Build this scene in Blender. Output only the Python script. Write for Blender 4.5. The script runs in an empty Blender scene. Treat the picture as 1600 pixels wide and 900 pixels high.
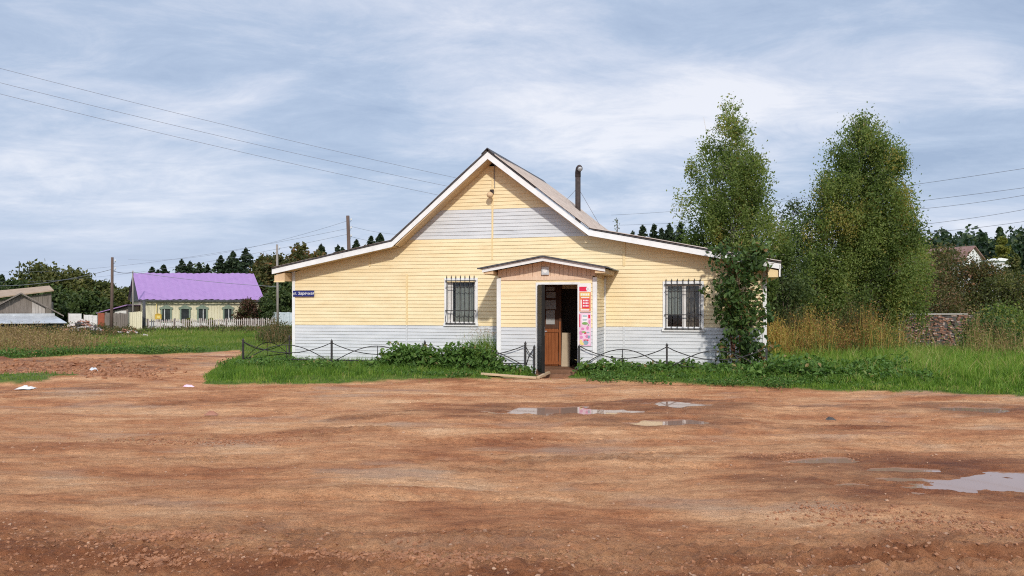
import bpy, math, random
import numpy as np
from mathutils import Vector, Matrix

random.seed(7)
RNG = np.random.default_rng(11)
sc = bpy.context.scene
COL = sc.collection
PI = math.pi

# ------------------------------------------------------------------ camera model (metres; the eye is 1.58 m above the road)
F, HZ, EYE = 1240.0, 478.0, 1.58
TH = math.radians(14.5)                      # the shop front is turned 14.5 degrees
UX, UY, VX, VY = math.cos(TH), -math.sin(TH), math.sin(TH), math.cos(TH)
OX, OY = 0.79, 19.68


def at(px, py, Y):
    return ((px - 800) / F * Y, Y, EYE - (py - HZ) / F * Y)


def xat(px, Y):
    return (px - 800) / F * Y


def bw(u, v, z=0.0):                         # shop coordinates (right, back, up) to world
    return (OX + UX * u + VX * v, OY + UY * u + VY * v, z)


# ------------------------------------------------------------------ helpers
def tag(o, label=None, cat=None, group=None, kind=None):
    if label: o['label'] = label
    if cat: o['category'] = cat
    if group: o['group'] = group
    if kind: o['kind'] = kind
    return o


def empty(name, loc=(0, 0, 0), rz=0.0, label=None, cat=None, group=None):
    o = bpy.data.objects.new(name, None)
    COL.objects.link(o)
    o.location = loc
    o.rotation_euler = (0, 0, rz)
    o.empty_display_size = 0.2
    return tag(o, label, cat, group)


def shop_thing(name, u, v, z, label, cat, group=None):
    return empty(name, bw(u, v, z), -TH, label, cat, group)


def link(me, name, parent=None, mat=None, loc=(0, 0, 0)):
    o = bpy.data.objects.new(name, me)
    COL.objects.link(o)
    o.location = loc
    if mat is not None and not me.materials: me.materials.append(mat)
    if parent is not None: o.parent = parent
    return o


def np_mesh(name, verts, faces, tint=None, smooth=False):
    """verts (N,3), faces (M,k) all the same k; tint: one float per vertex"""
    me = bpy.data.meshes.new(name)
    verts = np.asarray(verts, dtype=np.float32); faces = np.asarray(faces, dtype=np.int32)
    n, (m, k) = len(verts), faces.shape
    me.vertices.add(n); me.vertices.foreach_set('co', verts.ravel())
    me.loops.add(m * k); me.loops.foreach_set('vertex_index', faces.ravel())
    me.polygons.add(m)
    me.polygons.foreach_set('loop_start', np.arange(0, m * k, k, dtype=np.int32))
    me.polygons.foreach_set('loop_total', np.full(m, k, dtype=np.int32))
    me.polygons.foreach_set('use_smooth', np.full(m, smooth, dtype=bool))
    me.update(calc_edges=True)
    if tint is not None:
        a = me.attributes.new('tint', 'FLOAT', 'POINT')
        a.data.foreach_set('value', np.asarray(tint, dtype=np.float32))
    return me


class MB:
    def __init__(self):
        self.v, self.f, self.sm = [], [], []

    def add(self, vs, fs, smooth=False):
        b = len(self.v)
        self.v += [tuple(p) for p in vs]
        self.f += [tuple(b + i for i in f) for f in fs]
        self.sm += [smooth] * len(fs)

    def box(self, x0, x1, y0, y1, z0, z1):
        vs = [(x, y, z) for z in (z0, z1) for y in (y0, y1) for x in (x0, x1)]
        self.add(vs, [(0, 2, 3, 1), (4, 5, 7, 6), (0, 1, 5, 4), (2, 6, 7, 3), (0, 4, 6, 2), (1, 3, 7, 5)])

    def beam(self, a, b, w, h, up=(0, 0, 1)):
        a, b = Vector(a), Vector(b)
        d = (b - a).normalized(); s = d.cross(Vector(up))
        if s.length < 1e-4: s = d.cross(Vector((1, 0, 0)))
        s.normalize(); t = s.cross(d)
        vs = [p + s * i * w / 2 + t * j * h / 2 for p in (a, b) for i, j in ((-1, -1), (1, -1), (1, 1), (-1, 1))]
        self.add(vs, [(0, 1, 2, 3), (7, 6, 5, 4), (0, 4, 5, 1), (1, 5, 6, 2), (2, 6, 7, 3), (3, 7, 4, 0)])

    def tube(self, pts, r, n=6, cap=True, r2=None):
        pts = [Vector(p) for p in pts]; m = len(pts)
        rs = r if isinstance(r, (list, tuple)) else [r + ((r2 if r2 is not None else r) - r) * i / max(1, m - 1) for i in range(m)]
        vs, fs = [], []
        ref = Vector((0, 0, 1)) if abs((pts[-1] - pts[0]).normalized().z) < .9 else Vector((1, 0, 0))
        for i, p in enumerate(pts):
            d = (pts[min(i + 1, m - 1)] - pts[max(i - 1, 0)]).normalized()
            s = d.cross(ref)
            if s.length < 1e-5: s = d.cross(Vector((0, 1, 0)))
            s.normalize(); t = s.cross(d)
            for k in range(n):
                a = 2 * PI * k / n
                vs.append(p + (s * math.cos(a) + t * math.sin(a)) * rs[i])
        for i in range(m - 1):
            for k in range(n):
                k2 = (k + 1) % n
                fs.append((i * n + k, i * n + k2, (i + 1) * n + k2, (i + 1) * n + k))
        if cap:
            fs.append(tuple(range(n))[::-1]); fs.append(tuple((m - 1) * n + k for k in range(n)))
        self.add(vs, fs, n > 4)

    def prism(self, poly, y0, y1):           # outline in x,z extruded along y
        n = len(poly)
        vs = [(x, y0, z) for x, z in poly] + [(x, y1, z) for x, z in poly]
        fs = [tuple(range(n)), tuple(range(2 * n - 1, n - 1, -1))]
        fs += [(i, i + n, (i + 1) % n + n, (i + 1) % n) for i in range(n)]
        self.add(vs, fs)

    def lathe(self, c, prof, n=12):
        vs, fs = [], []
        for r, z in prof:
            for k in range(n):
                a = 2 * PI * k / n
                vs.append((c[0] + r * math.cos(a), c[1] + r * math.sin(a), c[2] + z))
        for i in range(len(prof) - 1):
            for k in range(n):
                k2 = (k + 1) % n
                fs.append((i * n + k, i * n + k2, (i + 1) * n + k2, (i + 1) * n + k))
        self.add(vs, fs, True)

    def build(self, name, mat, parent=None, rel=None, loc=(0, 0, 0), fix=True):
        me = bpy.data.meshes.new(name)
        v = self.v
        if rel is not None: v = [(p[0] - rel[0], p[1] - rel[1], p[2] - rel[2]) for p in v]
        me.from_pydata(v, [], self.f)
        me.polygons.foreach_set('use_smooth', self.sm)
        if fix:
            import bmesh
            b = bmesh.new(); b.from_mesh(me)
            bmesh.ops.recalc_face_normals(b, faces=b.faces); b.to_mesh(me); b.free()
        me.update()
        return link(me, name, parent, mat, loc)


def copy_tree(o, parent=None):
    c = o.copy(); COL.objects.link(c)
    if parent: c.parent = parent
    for ch in list(o.children): copy_tree(ch, c)
    return c


# ------------------------------------------------------------------ noise
def _hash(ix, iy, s):
    h = (ix.astype(np.int64) * 374761393 + iy.astype(np.int64) * 668265263 + s * 974711) & 0x7fffffff
    h = ((h ^ (h >> 13)) * 1274126177) & 0x7fffffff
    return ((h ^ (h >> 16)) & 0xffff) / 65535.0 * 2 * PI


def perlin(x, y, s=0):
    ix, iy = np.floor(x), np.floor(y)
    fx, fy = x - ix, y - iy
    u, v = fx ** 3 * (fx * (fx * 6 - 15) + 10), fy ** 3 * (fy * (fy * 6 - 15) + 10)

    def g(dx, dy):
        a = _hash(ix + dx, iy + dy, s)
        return np.cos(a) * (fx - dx) + np.sin(a) * (fy - dy)
    a = g(0, 0) * (1 - u) + g(1, 0) * u
    b = g(0, 1) * (1 - u) + g(1, 1) * u
    return (a * (1 - v) + b * v) * 1.4


def fbm(x, y, o=4, s=0, gain=.5):
    r, a, f = 0, 1.0, 1.0
    for i in range(o):
        r = r + a * perlin(x * f + 17.3 * i, y * f - 9.1 * i, s + i); a *= gain; f *= 2.03
    return r


def ss(a, b, x):
    t = np.clip((x - a) / (b - a), 0, 1)
    return t * t * (3 - 2 * t)


# ------------------------------------------------------------------ materials
MATS = {}


def new_mat(name):
    m = bpy.data.materials.new(name); m.use_nodes = True
    nt = m.node_tree; nt.nodes.clear()
    out = nt.nodes.new('ShaderNodeOutputMaterial')
    MATS[name] = m
    return m, nt, out


def N(nt, t, **kw):
    n = nt.nodes.new(t)
    for k, v in kw.items():
        if k in n.bl_rna.properties.keys(): setattr(n, k, v)
        else: n.inputs[k.replace('_', ' ')].default_value = v
    return n


def L(nt, a, ao, b, bi): nt.links.new(a.outputs[ao], b.inputs[bi])


def ramp(nt, stops, interp='LINEAR'):
    r = nt.nodes.new('ShaderNodeValToRGB'); e = r.color_ramp.elements
    r.color_ramp.interpolation = interp
    while len(e) < len(stops): e.new(.5)
    for i, (p, c) in enumerate(stops):
        e[i].position = p; e[i].color = (*c, 1) if len(c) == 3 else c
    return r


def srgb(r, g, b):
    f = lambda c: (c / 255 / 12.92) if c <= 10 else ((c / 255 + .055) / 1.055) ** 2.4
    return (f(r), f(g), f(b))


def mottled(name, c1, c2, scale=3.0, rough=.7, bump=.0, bscale=40, stretch=(1, 1, 1), detail=6, dirt=None, spec=.3, metallic=0.0):
    m, nt, out = new_mat(name)
    tc = N(nt, 'ShaderNodeTexCoord'); mp = N(nt, 'ShaderNodeMapping'); mp.inputs['Scale'].default_value = stretch
    L(nt, tc, 'Object', mp, 'Vector')
    no = N(nt, 'ShaderNodeTexNoise'); no.inputs['Scale'].default_value = scale; no.inputs['Detail'].default_value = detail
    no.inputs['Roughness'].default_value = .65
    L(nt, mp, 'Vector', no, 'Vector')
    stops = [(.3, c1), (.7, c2)]
    if dirt: stops = [(.22, dirt), (.38, c1), (.7, c2)]
    r = ramp(nt, stops); L(nt, no, 'Fac', r, 'Fac')
    p = N(nt, 'ShaderNodeBsdfPrincipled'); p.inputs['Roughness'].default_value = rough
    p.inputs['Specular IOR Level'].default_value = spec; p.inputs['Metallic'].default_value = metallic
    L(nt, r, 'Color', p, 'Base Color')
    if bump:
        n2 = N(nt, 'ShaderNodeTexNoise'); n2.inputs['Scale'].default_value = bscale; n2.inputs['Detail'].default_value = 4
        L(nt, mp, 'Vector', n2, 'Vector')
        b = N(nt, 'ShaderNodeBump'); b.inputs['Strength'].default_value = bump; b.inputs['Distance'].default_value = .02
        L(nt, n2, 'Fac', b, 'Height'); L(nt, b, 'Normal', p, 'Normal')
    L(nt, p, 'BSDF', out, 'Surface')
    return m


def leafy(name, stops, trans=.3, rough=.55):
    """leaf or blade material: colour by the mesh's own per-leaf 'tint' value"""
    m, nt, out = new_mat(name)
    at_ = N(nt, 'ShaderNodeAttribute'); at_.attribute_name = 'tint'
    r = ramp(nt, stops); L(nt, at_, 'Fac', r, 'Fac')
    p = N(nt, 'ShaderNodeBsdfPrincipled'); p.inputs['Roughness'].default_value = rough
    p.inputs['Specular IOR Level'].default_value = .25
    L(nt, r, 'Color', p, 'Base Color')
    t = N(nt, 'ShaderNodeBsdfTranslucent')
    mx = N(nt, 'ShaderNodeMixRGB'); mx.blend_type = 'MULTIPLY'; mx.inputs['Fac'].default_value = 1
    mx.inputs['Color2'].default_value = (1.3, 1.4, .7, 1); L(nt, r, 'Color', mx, 'Color1')
    L(nt, mx, 'Color', t, 'Color')
    ms = N(nt, 'ShaderNodeMixShader'); ms.inputs['Fac'].default_value = trans
    L(nt, p, 'BSDF', ms, 1); L(nt, t, 'BSDF', ms, 2); L(nt, ms, 'Shader', out, 'Surface')
    return m


YEL = mottled('yellow vinyl', (.78, .625, .37), (.85, .72, .46), 1.8, .45, .05, 12, (1, 1, 3), spec=.35, dirt=(.70, .52, .29))
YEL2 = mottled('yellow vinyl trim', (.74, .56, .29), (.80, .64, .36), 3, .45)
GRY = mottled('grey vinyl', (.55, .565, .58), (.65, .66, .67), 1.6, .45, .05, 12, (1, 1, 5), spec=.35, dirt=(.40, .41, .42))
WHT = mottled('white paint', (.72, .72, .71), (.83, .83, .82), 4, .5, .05, 20, dirt=(.54, .51, .47))
WHT2 = mottled('weathered white paint', (.62, .60, .57), (.76, .74, .72), 6, .6, .1, 30, dirt=(.42, .37, .32))
PINKB = mottled('pinkish boards', (.66, .46, .32), (.78, .58, .43), 2, .6, .1, 20, (14, 1, .6))
SOFF = mottled('soffit boards', (.58, .40, .23), (.68, .49, .30), 3, .7, .1, 20)
SLATE = mottled('weathered slate roof', (.40, .32, .265), (.56, .46, .385), 5, .85, .25, 60, (1, 1, 1), dirt=(.20, .17, .14))
DKEDGE = mottled('dark roofing felt', (.05, .05, .055), (.10, .10, .11), 6, .8, .2, 50)
BLUEG = mottled('grey metal roofing', (.20, .23, .26), (.30, .33, .36), 4, .5)
IRON = mottled('black iron', (.018, .017, .018), (.05, .045, .042), 15, .55, .1, 60, spec=.4)
RUST = mottled('rusty pipe', (.035, .028, .028), (.075, .055, .05), 9, .7, .2, 40)
STEEL = mottled('dark steel door', (.008, .008, .008), (.018, .017, .016), 6, .6, .05, 30, spec=.15)
GALV = mottled('galvanised metal', (.42, .44, .46), (.60, .62, .64), 4, .45, .05, 20, metallic=.3)
WOODR = mottled('varnished red wood', (.22, .065, .02), (.38, .13, .045), 5, .4, .1, 30, (7, 1, .5), spec=.5)
WOODD = mottled('dark stained wood', (.07, .03, .018), (.13, .06, .035), 5, .6, .1, 30, (7, 1, .5))
CREAM = mottled('cream board', (.45, .36, .25), (.55, .45, .32), 3, .6)
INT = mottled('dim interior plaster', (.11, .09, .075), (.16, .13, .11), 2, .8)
PLANK = mottled('pale raw plank', (.45, .32, .19), (.58, .43, .28), 4, .8, .2, 30, (1, 6, 6))
DIRTW = mottled('muddy plank', (.16, .08, .045), (.28, .15, .09), 5, .85, .2, 30)
OLDW = mottled('grey weathered planks', (.12, .10, .085), (.26, .22, .19), 3, .85, .3, 25, (7, 7, .5))
OLDW2 = mottled('pale weathered planks', (.34, .30, .27), (.50, .46, .42), 3, .85, .2, 25, (7, 7, .5))
POLE = mottled('old pole wood', (.075, .05, .04), (.17, .115, .09), 3, .85, .3, 30, (6, 6, .4))
POLEG = mottled('grey pole', (.20, .17, .15), (.36, .32, .29), 3, .85, .2, 30, (6, 6, .4))
PURP = mottled('lilac painted metal roof', (.315, .175, .39), (.35, .205, .425), 2.5, .45, .05, 8, spec=.4)
CREAMW = mottled('cream boarded wall', (.62, .56, .38), (.74, .68, .50), 3, .7, .15, 20, (6, 6, .6))
TEAL = mottled('green window trim', (.15, .20, .15), (.26, .31, .24), 8, .6)
TANR = mottled('tan roofing sheet', (.30, .21, .14), (.42, .31, .22), 3, .8, .15, 30)
REDP = mottled('rusty red panel', (.24, .06, .03), (.36, .11, .06), 5, .7)
PALEB = mottled('pale blue fence panel', (.40, .46, .50), (.55, .60, .63), 4, .6, .1, 20)
BRK = mottled('old brick', (.15, .075, .052), (.34, .18, .125), 9, .9, .3, 60)
RUB1 = mottled('rubble', (.40, .34, .31), (.62, .57, .54), 4, .85, .2, 30)
RUB2 = mottled('brick rubble', (.26, .11, .07), (.38, .19, .13), 6, .85, .2, 30)
RUB3 = mottled('dark rubble', (.05, .045, .045), (.10, .09, .085), 6, .85)
WIRE = mottled('power wire', (.17, .175, .20), (.25, .25, .28), 2, .6)
BARK = mottled('brown bark', (.06, .045, .034), (.13, .10, .075), 7, .9, .3, 40, (5, 5, 1))
BIRCHB = mottled('birch bark', (.50, .46, .42), (.68, .65, .60), 3, .8, .2, 30, (2, 2, 9), dirt=(.05, .045, .04))
REDBARK = mottled('reddish stem', (.12, .05, .03), (.20, .09, .05), 8, .8, .2, 40)
SIGNB = mottled('blue enamel', (.010, .016, .13), (.016, .024, .18), 3, .35, spec=.5)
SIGNW = mottled('white lettering', (.80, .80, .80), (.84, .84, .84), 3, .5)
PRED = mottled('poster red', (.62, .02, .06), (.70, .03, .09), 5, .45)
PORG = mottled('poster orange', (.66, .16, .06), (.74, .26, .10), 3, .45)
PYEL = mottled('poster yellow', (.75, .55, .12), (.80, .68, .30), 3, .45)
PPINK = mottled('poster pink', (.72, .38, .56), (.82, .66, .74), 9, .45)
PMAG = mottled('poster magenta', (.62, .16, .38), (.72, .30, .50), 6, .45)
PGRN = mottled('poster green', (.12, .30, .08), (.30, .46, .16), 9, .45)
PBLU = mottled('poster blue grey', (.16, .28, .36), (.40, .52, .58), 9, .45)
PWHT = mottled('poster white', (.74, .72, .72), (.84, .83, .83), 4, .45)
PAPER = mottled('grey paper', (.36, .36, .36), (.50, .50, .50), 4, .8)
LAMPW = mottled('lamp body', (.50, .52, .54), (.62, .64, .66), 4, .4)
CURT = mottled('grey curtain', (.38, .35, .31), (.58, .54, .50), 3, .85, .3, 12, (9, 9, .6))
CURT2 = mottled('brown curtain', (.24, .17, .13), (.40, .31, .26), 3, .85, .3, 12, (9, 9, .6))
BLUSH = mottled('blind strip', (.44, .36, .32), (.55, .47, .43), 3, .8)


def glass_mat(name, col, rough=.06):
    m, nt, out = new_mat(name)
    p = N(nt, 'ShaderNodeBsdfPrincipled')
    p.inputs['Base Color'].default_value = (*col, 1); p.inputs['Roughness'].default_value = rough
    g = N(nt, 'ShaderNodeBsdfTransparent'); g.inputs['Color'].default_value = (.8, .84, .84, 1)
    fr = N(nt, 'ShaderNodeFresnel'); fr.inputs['IOR'].default_value = 1.5
    gl = N(nt, 'ShaderNodeBsdfGlossy'); gl.inputs['Roughness'].default_value = rough
    ms = N(nt, 'ShaderNodeMixShader'); L(nt, fr, 'Fac', ms, 'Fac'); L(nt, g, 'BSDF', ms, 1); L(nt, gl, 'BSDF', ms, 2)
    L(nt, ms, 'Shader', out, 'Surface')
    return m


GLASS = glass_mat('window glass', (.1, .1, .1))
DKGLASS = mottled('dark window glass', (.02, .024, .026), (.05, .055, .06), 3, .12, spec=.6)

# leaves
BIRCH_L = leafy('birch leaves', [(0, (.07, .105, .028)), (.45, (.15, .205, .055)), (.85, (.25, .29, .085)), (1, (.34, .28, .08))], .48)
DARK_L = leafy('dark leaves', [(0, (.025, .042, .014)), (.5, (.062, .094, .030)), (1, (.125, .155, .05))])
OLIVE_L = leafy('olive leaves', [(0, (.042, .054, .015)), (.5, (.095, .108, .030)), (1, (.17, .155, .05))])
AUT_L = leafy('autumn leaves', [(0, (.040, .050, .017)), (.5, (.090, .092, .030)), (.8, (.17, .115, .04)), (1, (.26, .12, .05))])
BROWN_L = leafy('brown green hedge leaves', [(0, (.040, .050, .017)), (.42, (.088, .095, .030)), (.68, (.155, .108, .048)), (1, (.25, .13, .08))])
RED_L = leafy('burgundy leaves', [(0, (.030, .026, .012)), (.40, (.085, .034, .022)), (.58, (.10, .05, .03)), (.75, (.055, .065, .022)), (1, (.07, .095, .03))])
SPR_L = leafy('spruce needles', [(0, (.014, .026, .013)), (.6, (.034, .055, .025)), (1, (.062, .085, .036))], .1)
MAPLE_L = leafy('maple leaves', [(0, (.026, .052, .015)), (.6, (.066, .12, .031)), (.92, (.125, .18, .048)), (1, (.22, .14, .06))])
YEL_L = leafy('yellow green leaves', [(0, (.10, .12, .02)), (1, (.26, .24, .05))])
GRASS_L = leafy('grass blades', [(0, (.055, .115, .014)), (.5, (.125, .225, .028)), (.85, (.22, .32, .05)), (1, (.38, .34, .13))], .35)
LAWN_L = leafy('field grass', [(0, (.075, .14, .018)), (.5, (.15, .22, .035)), (.8, (.24, .25, .065)), (1, (.36, .30, .14))], .35)
DRY_L = leafy('dry weeds', [(0, (.14, .09, .045)), (.4, (.28, .18, .085)), (.7, (.40, .28, .14)), (.88, (.20, .18, .05)), (1, (.15, .20, .04))], .3)
GOLD_L = leafy('golden weeds', [(0, (.20, .09, .04)), (.35, (.38, .21, .07)), (.65, (.40, .31, .08)), (1, (.17, .22, .05))], .3)
WEED_L = leafy('broad weed leaves', [(0, (.034, .075, .016)), (.6, (.090, .175, .035)), (.95, (.16, .25, .06)), (1, (.26, .2, .08))], .3)

# ------------------------------------------------------------------ ground height and cover
EDGE = np.array([(-400, 20), (-40, 21), (-18, 22), (-14.9, 23), (-13.6, 24.8), (-11.7, 26.0), (-10.3, 27.0), (-9.5, 27.6), (-8.85, 26.3),
                 (-7.9, 22.5), (-7.45, 20.6), (-7.05, 18.6), (-6.6, 16.8), (-6.2, 16.15), (-5.6, 16.1), (-3.2, 16.45), (0, 17.05), (.6, 17.12), (1.25, 16.9),
                 (2.6, 16.05), (5.4, 15.15), (8.9, 13.8), (14, 12), (40, 6), (400, 0)])
PUD = [  # centre x, y, half width, half depth
    (.93, 11.70, 1.30, .52, .05), (2.05, 10.55, .66, .36, .05), (2.66, 12.40, .66, .42, .05), (4.75, 7.12, 1.55, .56, .0), (3.20, 8.12, .46, .22, .012), (3.72, 7.72, .40, .17, .006), (7.0, 11.95, .66, .46, .03)]


def grass_mask(x, y):
    e = np.interp(x, EDGE[:, 0], EDGE[:, 1])
    n = .30 * fbm(x * 1.1, y * 1.1, 3, 5) + .14 * perlin(x * 5, y * 5, 9)
    g = ss(-.12, .16, y - e + n)
    u = (x - OX) * UX + (y - OY) * UY; v = (x - OX) * VX + (y - OY) * VY
    path = ss(.36, .24, np.abs(x - .92 - .1 * (y - 17)) + .06 * perlin(x * 6, y * 6, 3)) * ss(18.3, 18.1, y)
    g = g * (1 - path)
    patch = ss(.3, -.1, np.maximum(np.abs(y - 16.65) - .75, (x + 9.9)) + .45 * fbm(x * 1.3, y * 1.3, 3, 31))
    g = np.maximum(g, patch * ss(-60, -30, x))
    far = ss(30, 36, y)
    inside = ((u > -6.9) & (u < 5.25) & (v > -.1) & (v < 5.2))
    return np.where(inside, 0, np.clip(g, 0, 1))


def mud_mask(x, y):
    m = ss(6.1, 5.0, y + .3 * fbm(x * .5, y * 1.5, 3, 71)) * .85
    m = np.maximum(m, ss(-8.2, -9.6, x + .6 * fbm(x * .4, y * .4, 3, 8)) * ss(17.3, 18.2, y + .3 * fbm(x * .5, y, 2, 4)) * ss(23.5, 21.8, y - .25 * (x + 15)) * .9)
    m = np.maximum(m, ss(.55, .15, np.hypot((x - 4.6) / 2.4, (y - 7.5) / 1.0) - .45 + .25 * fbm(x * .9, y * 2, 3, 52)) * .8)
    m = np.maximum(m, ss(.5, .1, np.hypot((x - 1.6) / 2.2, (y - 11.6) / 1.3) - .55 + .3 * fbm(x * .7, y * 1.5, 3, 53)) * .55)
    m = np.maximum(m, .75 * ss(.30, .62, fbm(x * .3 + 3, y * .95 - .12 * x, 4, 90)))
    for px, py, a, b, lv in PUD:
        d = np.hypot((x - px) / a, (y - py) / b) + .5 * fbm(x * 1.1 + px, y * 2.4, 3, 96)
        m = np.maximum(m, ss(2.1, 1.2, d) * .95)
    return np.clip(m, 0, 1)


def height(x, y, fine=True):
    h = .05 * fbm(x * .25, y * .35, 3, 1)
    road = ss(30, 22, y)
    yy = y + .035 * x + .25 * perlin(x * .12, y * .12, 77)
    h = h + road * (.028 * fbm(x * .11, yy * 1.15, 3, 21) + .020 * fbm(x * .35, yy * 3.6, 4, 22))
    mud = mud_mask(x, y)
    g = grass_mask(x, y)
    if fine:
        near = ss(16, 6, y)
        dirt = 1 - g
        cl = fbm(x * 7, y * 7, 3, 41)
        h = h + dirt * (.012 * fbm(x * 2.6, y * 4.2, 4, 23) + mud * (.048 * np.abs(cl) + .026 * fbm(x * 14, y * 16, 3, 42)) * (.35 + .65 * near)
                        + .005 * fbm(x * 18, y * 22, 3, 43) * near)
        # tread ruts pressed into the mud near the eye
        for y0, sl, w, d, s0 in ((5.55, .01, .09, .035, 1), (4.98, -.015, .10, .045, 2), (6.5, .03, .12, .018, 3), (9.3, .012, .15, .018, 4), (13.6, -.01, .2, .02, 5), (7.9, -.035, .13, .016, 6)):
            c = y - (y0 + sl * x + .12 * perlin(x * .35, x * 0, s0))
            amt = ss(-.15, .35, perlin(x * .33 + s0 * 7, x * 0 + .5, 60 + s0))
            prof = -np.exp(-(c / w) ** 2) + .55 * np.exp(-((np.abs(c) - 1.9 * w) / (.5 * w)) ** 2)
            tread = 1 + .35 * np.sign(np.sin(x * 42 + c * 40))
            h = h + 1.5 * d * amt * prof * tread * dirt
        # rough heap of dug soil at the left
        rough = ss(-8.6, -10, x) * ss(17.4, 19, y) * ss(23.6, 22, y - .2 * (x + 14))
        h = h + rough * (.10 * np.abs(fbm(x * 1.3, y * 1.6, 4, 47)) + .03)
    for px, py, a, b, lv in PUD:
        d = np.hypot((x - px) / a, (y - py) / b) + .52 * fbm(x * 1.9 + px, y * 3.8, 4, 97)
        h = h * (1 - ss(2.7, 1.5, d)) + ss(2.7, 1.5, d) * (lv + .006 + .22 * h)
        h = h - .060 * ss(1.30, .40, d)
    h = h + g * (.05 + .02 * perlin(x * 1.5, y * 1.5, 14)) * ss(60, 20, y)
    h = h + 13 * ss(90, 250, y) * ss(20, 120, x) - .0 * y
    return h


# grid lines: fine near the eye, coarse far away
ys = [-60, -30, -15, -8, -4, -1, 1, 2.5, 3.4]
y = 4.0
while y < 30: ys.append(y); y *= 1.0042
while y < 2500: ys.append(y); y *= 1.04
xs = [0.0]
while xs[-1] < 1500:
    a = xs[-1]; xs.append(a + (.026 if a < 3.8 else .026 + (a - 3.8) * .0075 if a < 16 else .118 + (a - 16) * .05))
xs = np.array([-q for q in xs[:0:-1]] + xs); ys = np.array(ys)
GX, GY = np.meshgrid(xs, ys)
gx, gy = GX.ravel(), GY.ravel()
gz = height(gx, gy)
nx, ny = len(xs), len(ys)
GZ = gz.reshape(ny, nx)


def Hv(x, y):                                # height read off the ground mesh itself
    x, y = np.asarray(x, float), np.asarray(y, float)
    i = np.clip(np.searchsorted(xs, x) - 1, 0, nx - 2); j = np.clip(np.searchsorted(ys, y) - 1, 0, ny - 2)
    u = np.clip((x - xs[i]) / (xs[i + 1] - xs[i]), 0, 1); v = np.clip((y - ys[j]) / (ys[j + 1] - ys[j]), 0, 1)
    return (GZ[j, i] * (1 - u) + GZ[j, i + 1] * u) * (1 - v) + (GZ[j + 1, i] * (1 - u) + GZ[j + 1, i + 1] * u) * v


def H(x, y): return float(Hv(x, y))


idx = np.arange(nx * ny).reshape(ny, nx)
fc = np.stack([idx[:-1, :-1], idx[:-1, 1:], idx[1:, 1:], idx[1:, :-1]], -1).reshape(-1, 4)
gm = np_mesh('ground', np.stack([gx, gy, gz], 1), fc, None, True)
for nm, arr in (('grass', grass_mask(gx, gy)), ('mud', mud_mask(gx, gy))):
    a = gm.attributes.new(nm, 'FLOAT', 'POINT'); a.data.foreach_set('value', arr.astype(np.float32))

m, nt, out = new_mat('dirt and turf')
tc = N(nt, 'ShaderNodeTexCoord')


def gnoise(scale, stretch, detail=5, rough=.6, rot=0.0):
    mp = N(nt, 'ShaderNodeMapping'); mp.inputs['Scale'].default_value = stretch; mp.inputs['Rotation'].default_value = (0, 0, rot)
    L(nt, tc, 'Object', mp, 'Vector')
    n = N(nt, 'ShaderNodeTexNoise'); n.inputs['Scale'].default_value = scale; n.inputs['Detail'].default_value = detail; n.inputs['Roughness'].default_value = rough
    L(nt, mp, 'Vector', n, 'Vector')
    return n


def mixc(a, ao, b, bo, f, fo, mode='MIX', fac=None):
    x_ = N(nt, 'ShaderNodeMixRGB'); x_.blend_type = mode
    if f is not None: L(nt, f, fo, x_, 'Fac')
    else: x_.inputs['Fac'].default_value = fac
    if isinstance(a, tuple): x_.inputs['Color1'].default_value = (*a, 1)
    else: L(nt, a, ao, x_, 'Color1')
    if isinstance(b, tuple): x_.inputs['Color2'].default_value = (*b, 1)
    else: L(nt, b, bo, x_, 'Color2')
    return x_


st = gnoise(1.0, (.42, .95, 1), 10, .70, .03)
r1 = ramp(nt, [(.32, (.30, .108, .048)), (.44, (.47, .205, .094)), (.56, (.61, .32, .160)), (.69, (.70, .43, .245))]); L(nt, st, 'Fac', r1, 'Fac')
fine = gnoise(7, (.6, 1.1, 1), 9, .78)
r2 = ramp(nt, [(.3, (.60, .55, .52)), (.47, (.97, .96, .95)), (.56, (1.05, 1.05, 1.05)), (.7, (1.32, 1.32, 1.30))]); L(nt, fine, 'Fac', r2, 'Fac')
dirt = mixc(r1, 'Color', r2, 'Color', None, None, 'MULTIPLY', 1.0)
grain = gnoise(26, (.55, 1.3, 1), 6, .8)
rgn = ramp(nt, [(.30, (.50, .45, .42)), (.44, (.95, .94, .93)), (.58, (1.04, 1.04, 1.04)), (.72, (1.45, 1.43, 1.4))]); L(nt, grain, 'Fac', rgn, 'Fac')  # dark end paints the shadowed holes between grains, light end the pale stones
dirt = mixc(dirt, 'Color', rgn, 'Color', None, None, 'MULTIPLY', .85)
strk = gnoise(5, (.10, 1.6, 1), 8, .72, .02)
rst = ramp(nt, [(.34, (.70, .64, .60)), (.48, (1, 1, 1)), (.66, (1.16, 1.17, 1.17))]); L(nt, strk, 'Fac', rst, 'Fac')
dirt = mixc(dirt, 'Color', rst, 'Color', None, None, 'MULTIPLY', .55)
grit = gnoise(70, (1, 1, 1), 3, .6)
r3 = ramp(nt, [(.30, (.55, .53, .52)), (.45, (1, 1, 1)), (.62, (1, 1, 1)), (.75, (1.45, 1.42, 1.4))]); L(nt, grit, 'Fac', r3, 'Fac')
dirt = mixc(dirt, 'Color', r3, 'Color', None, None, 'MULTIPLY', .8)
pat = gnoise(.9, (.5, 1, 1), 4)
r4 = ramp(nt, [(.55, (0, 0, 0)), (.68, (.5, .5, .5))]); L(nt, pat, 'Fac', r4, 'Fac')
dirt = mixc(dirt, 'Color', (.42, .31, .23), None, r4, 'Color')
ma = N(nt, 'ShaderNodeAttribute'); ma.attribute_name = 'mud'
mudc = mixc((.60, .50, .46), None, r3, 'Color', None, None, 'MULTIPLY', .35)
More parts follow.
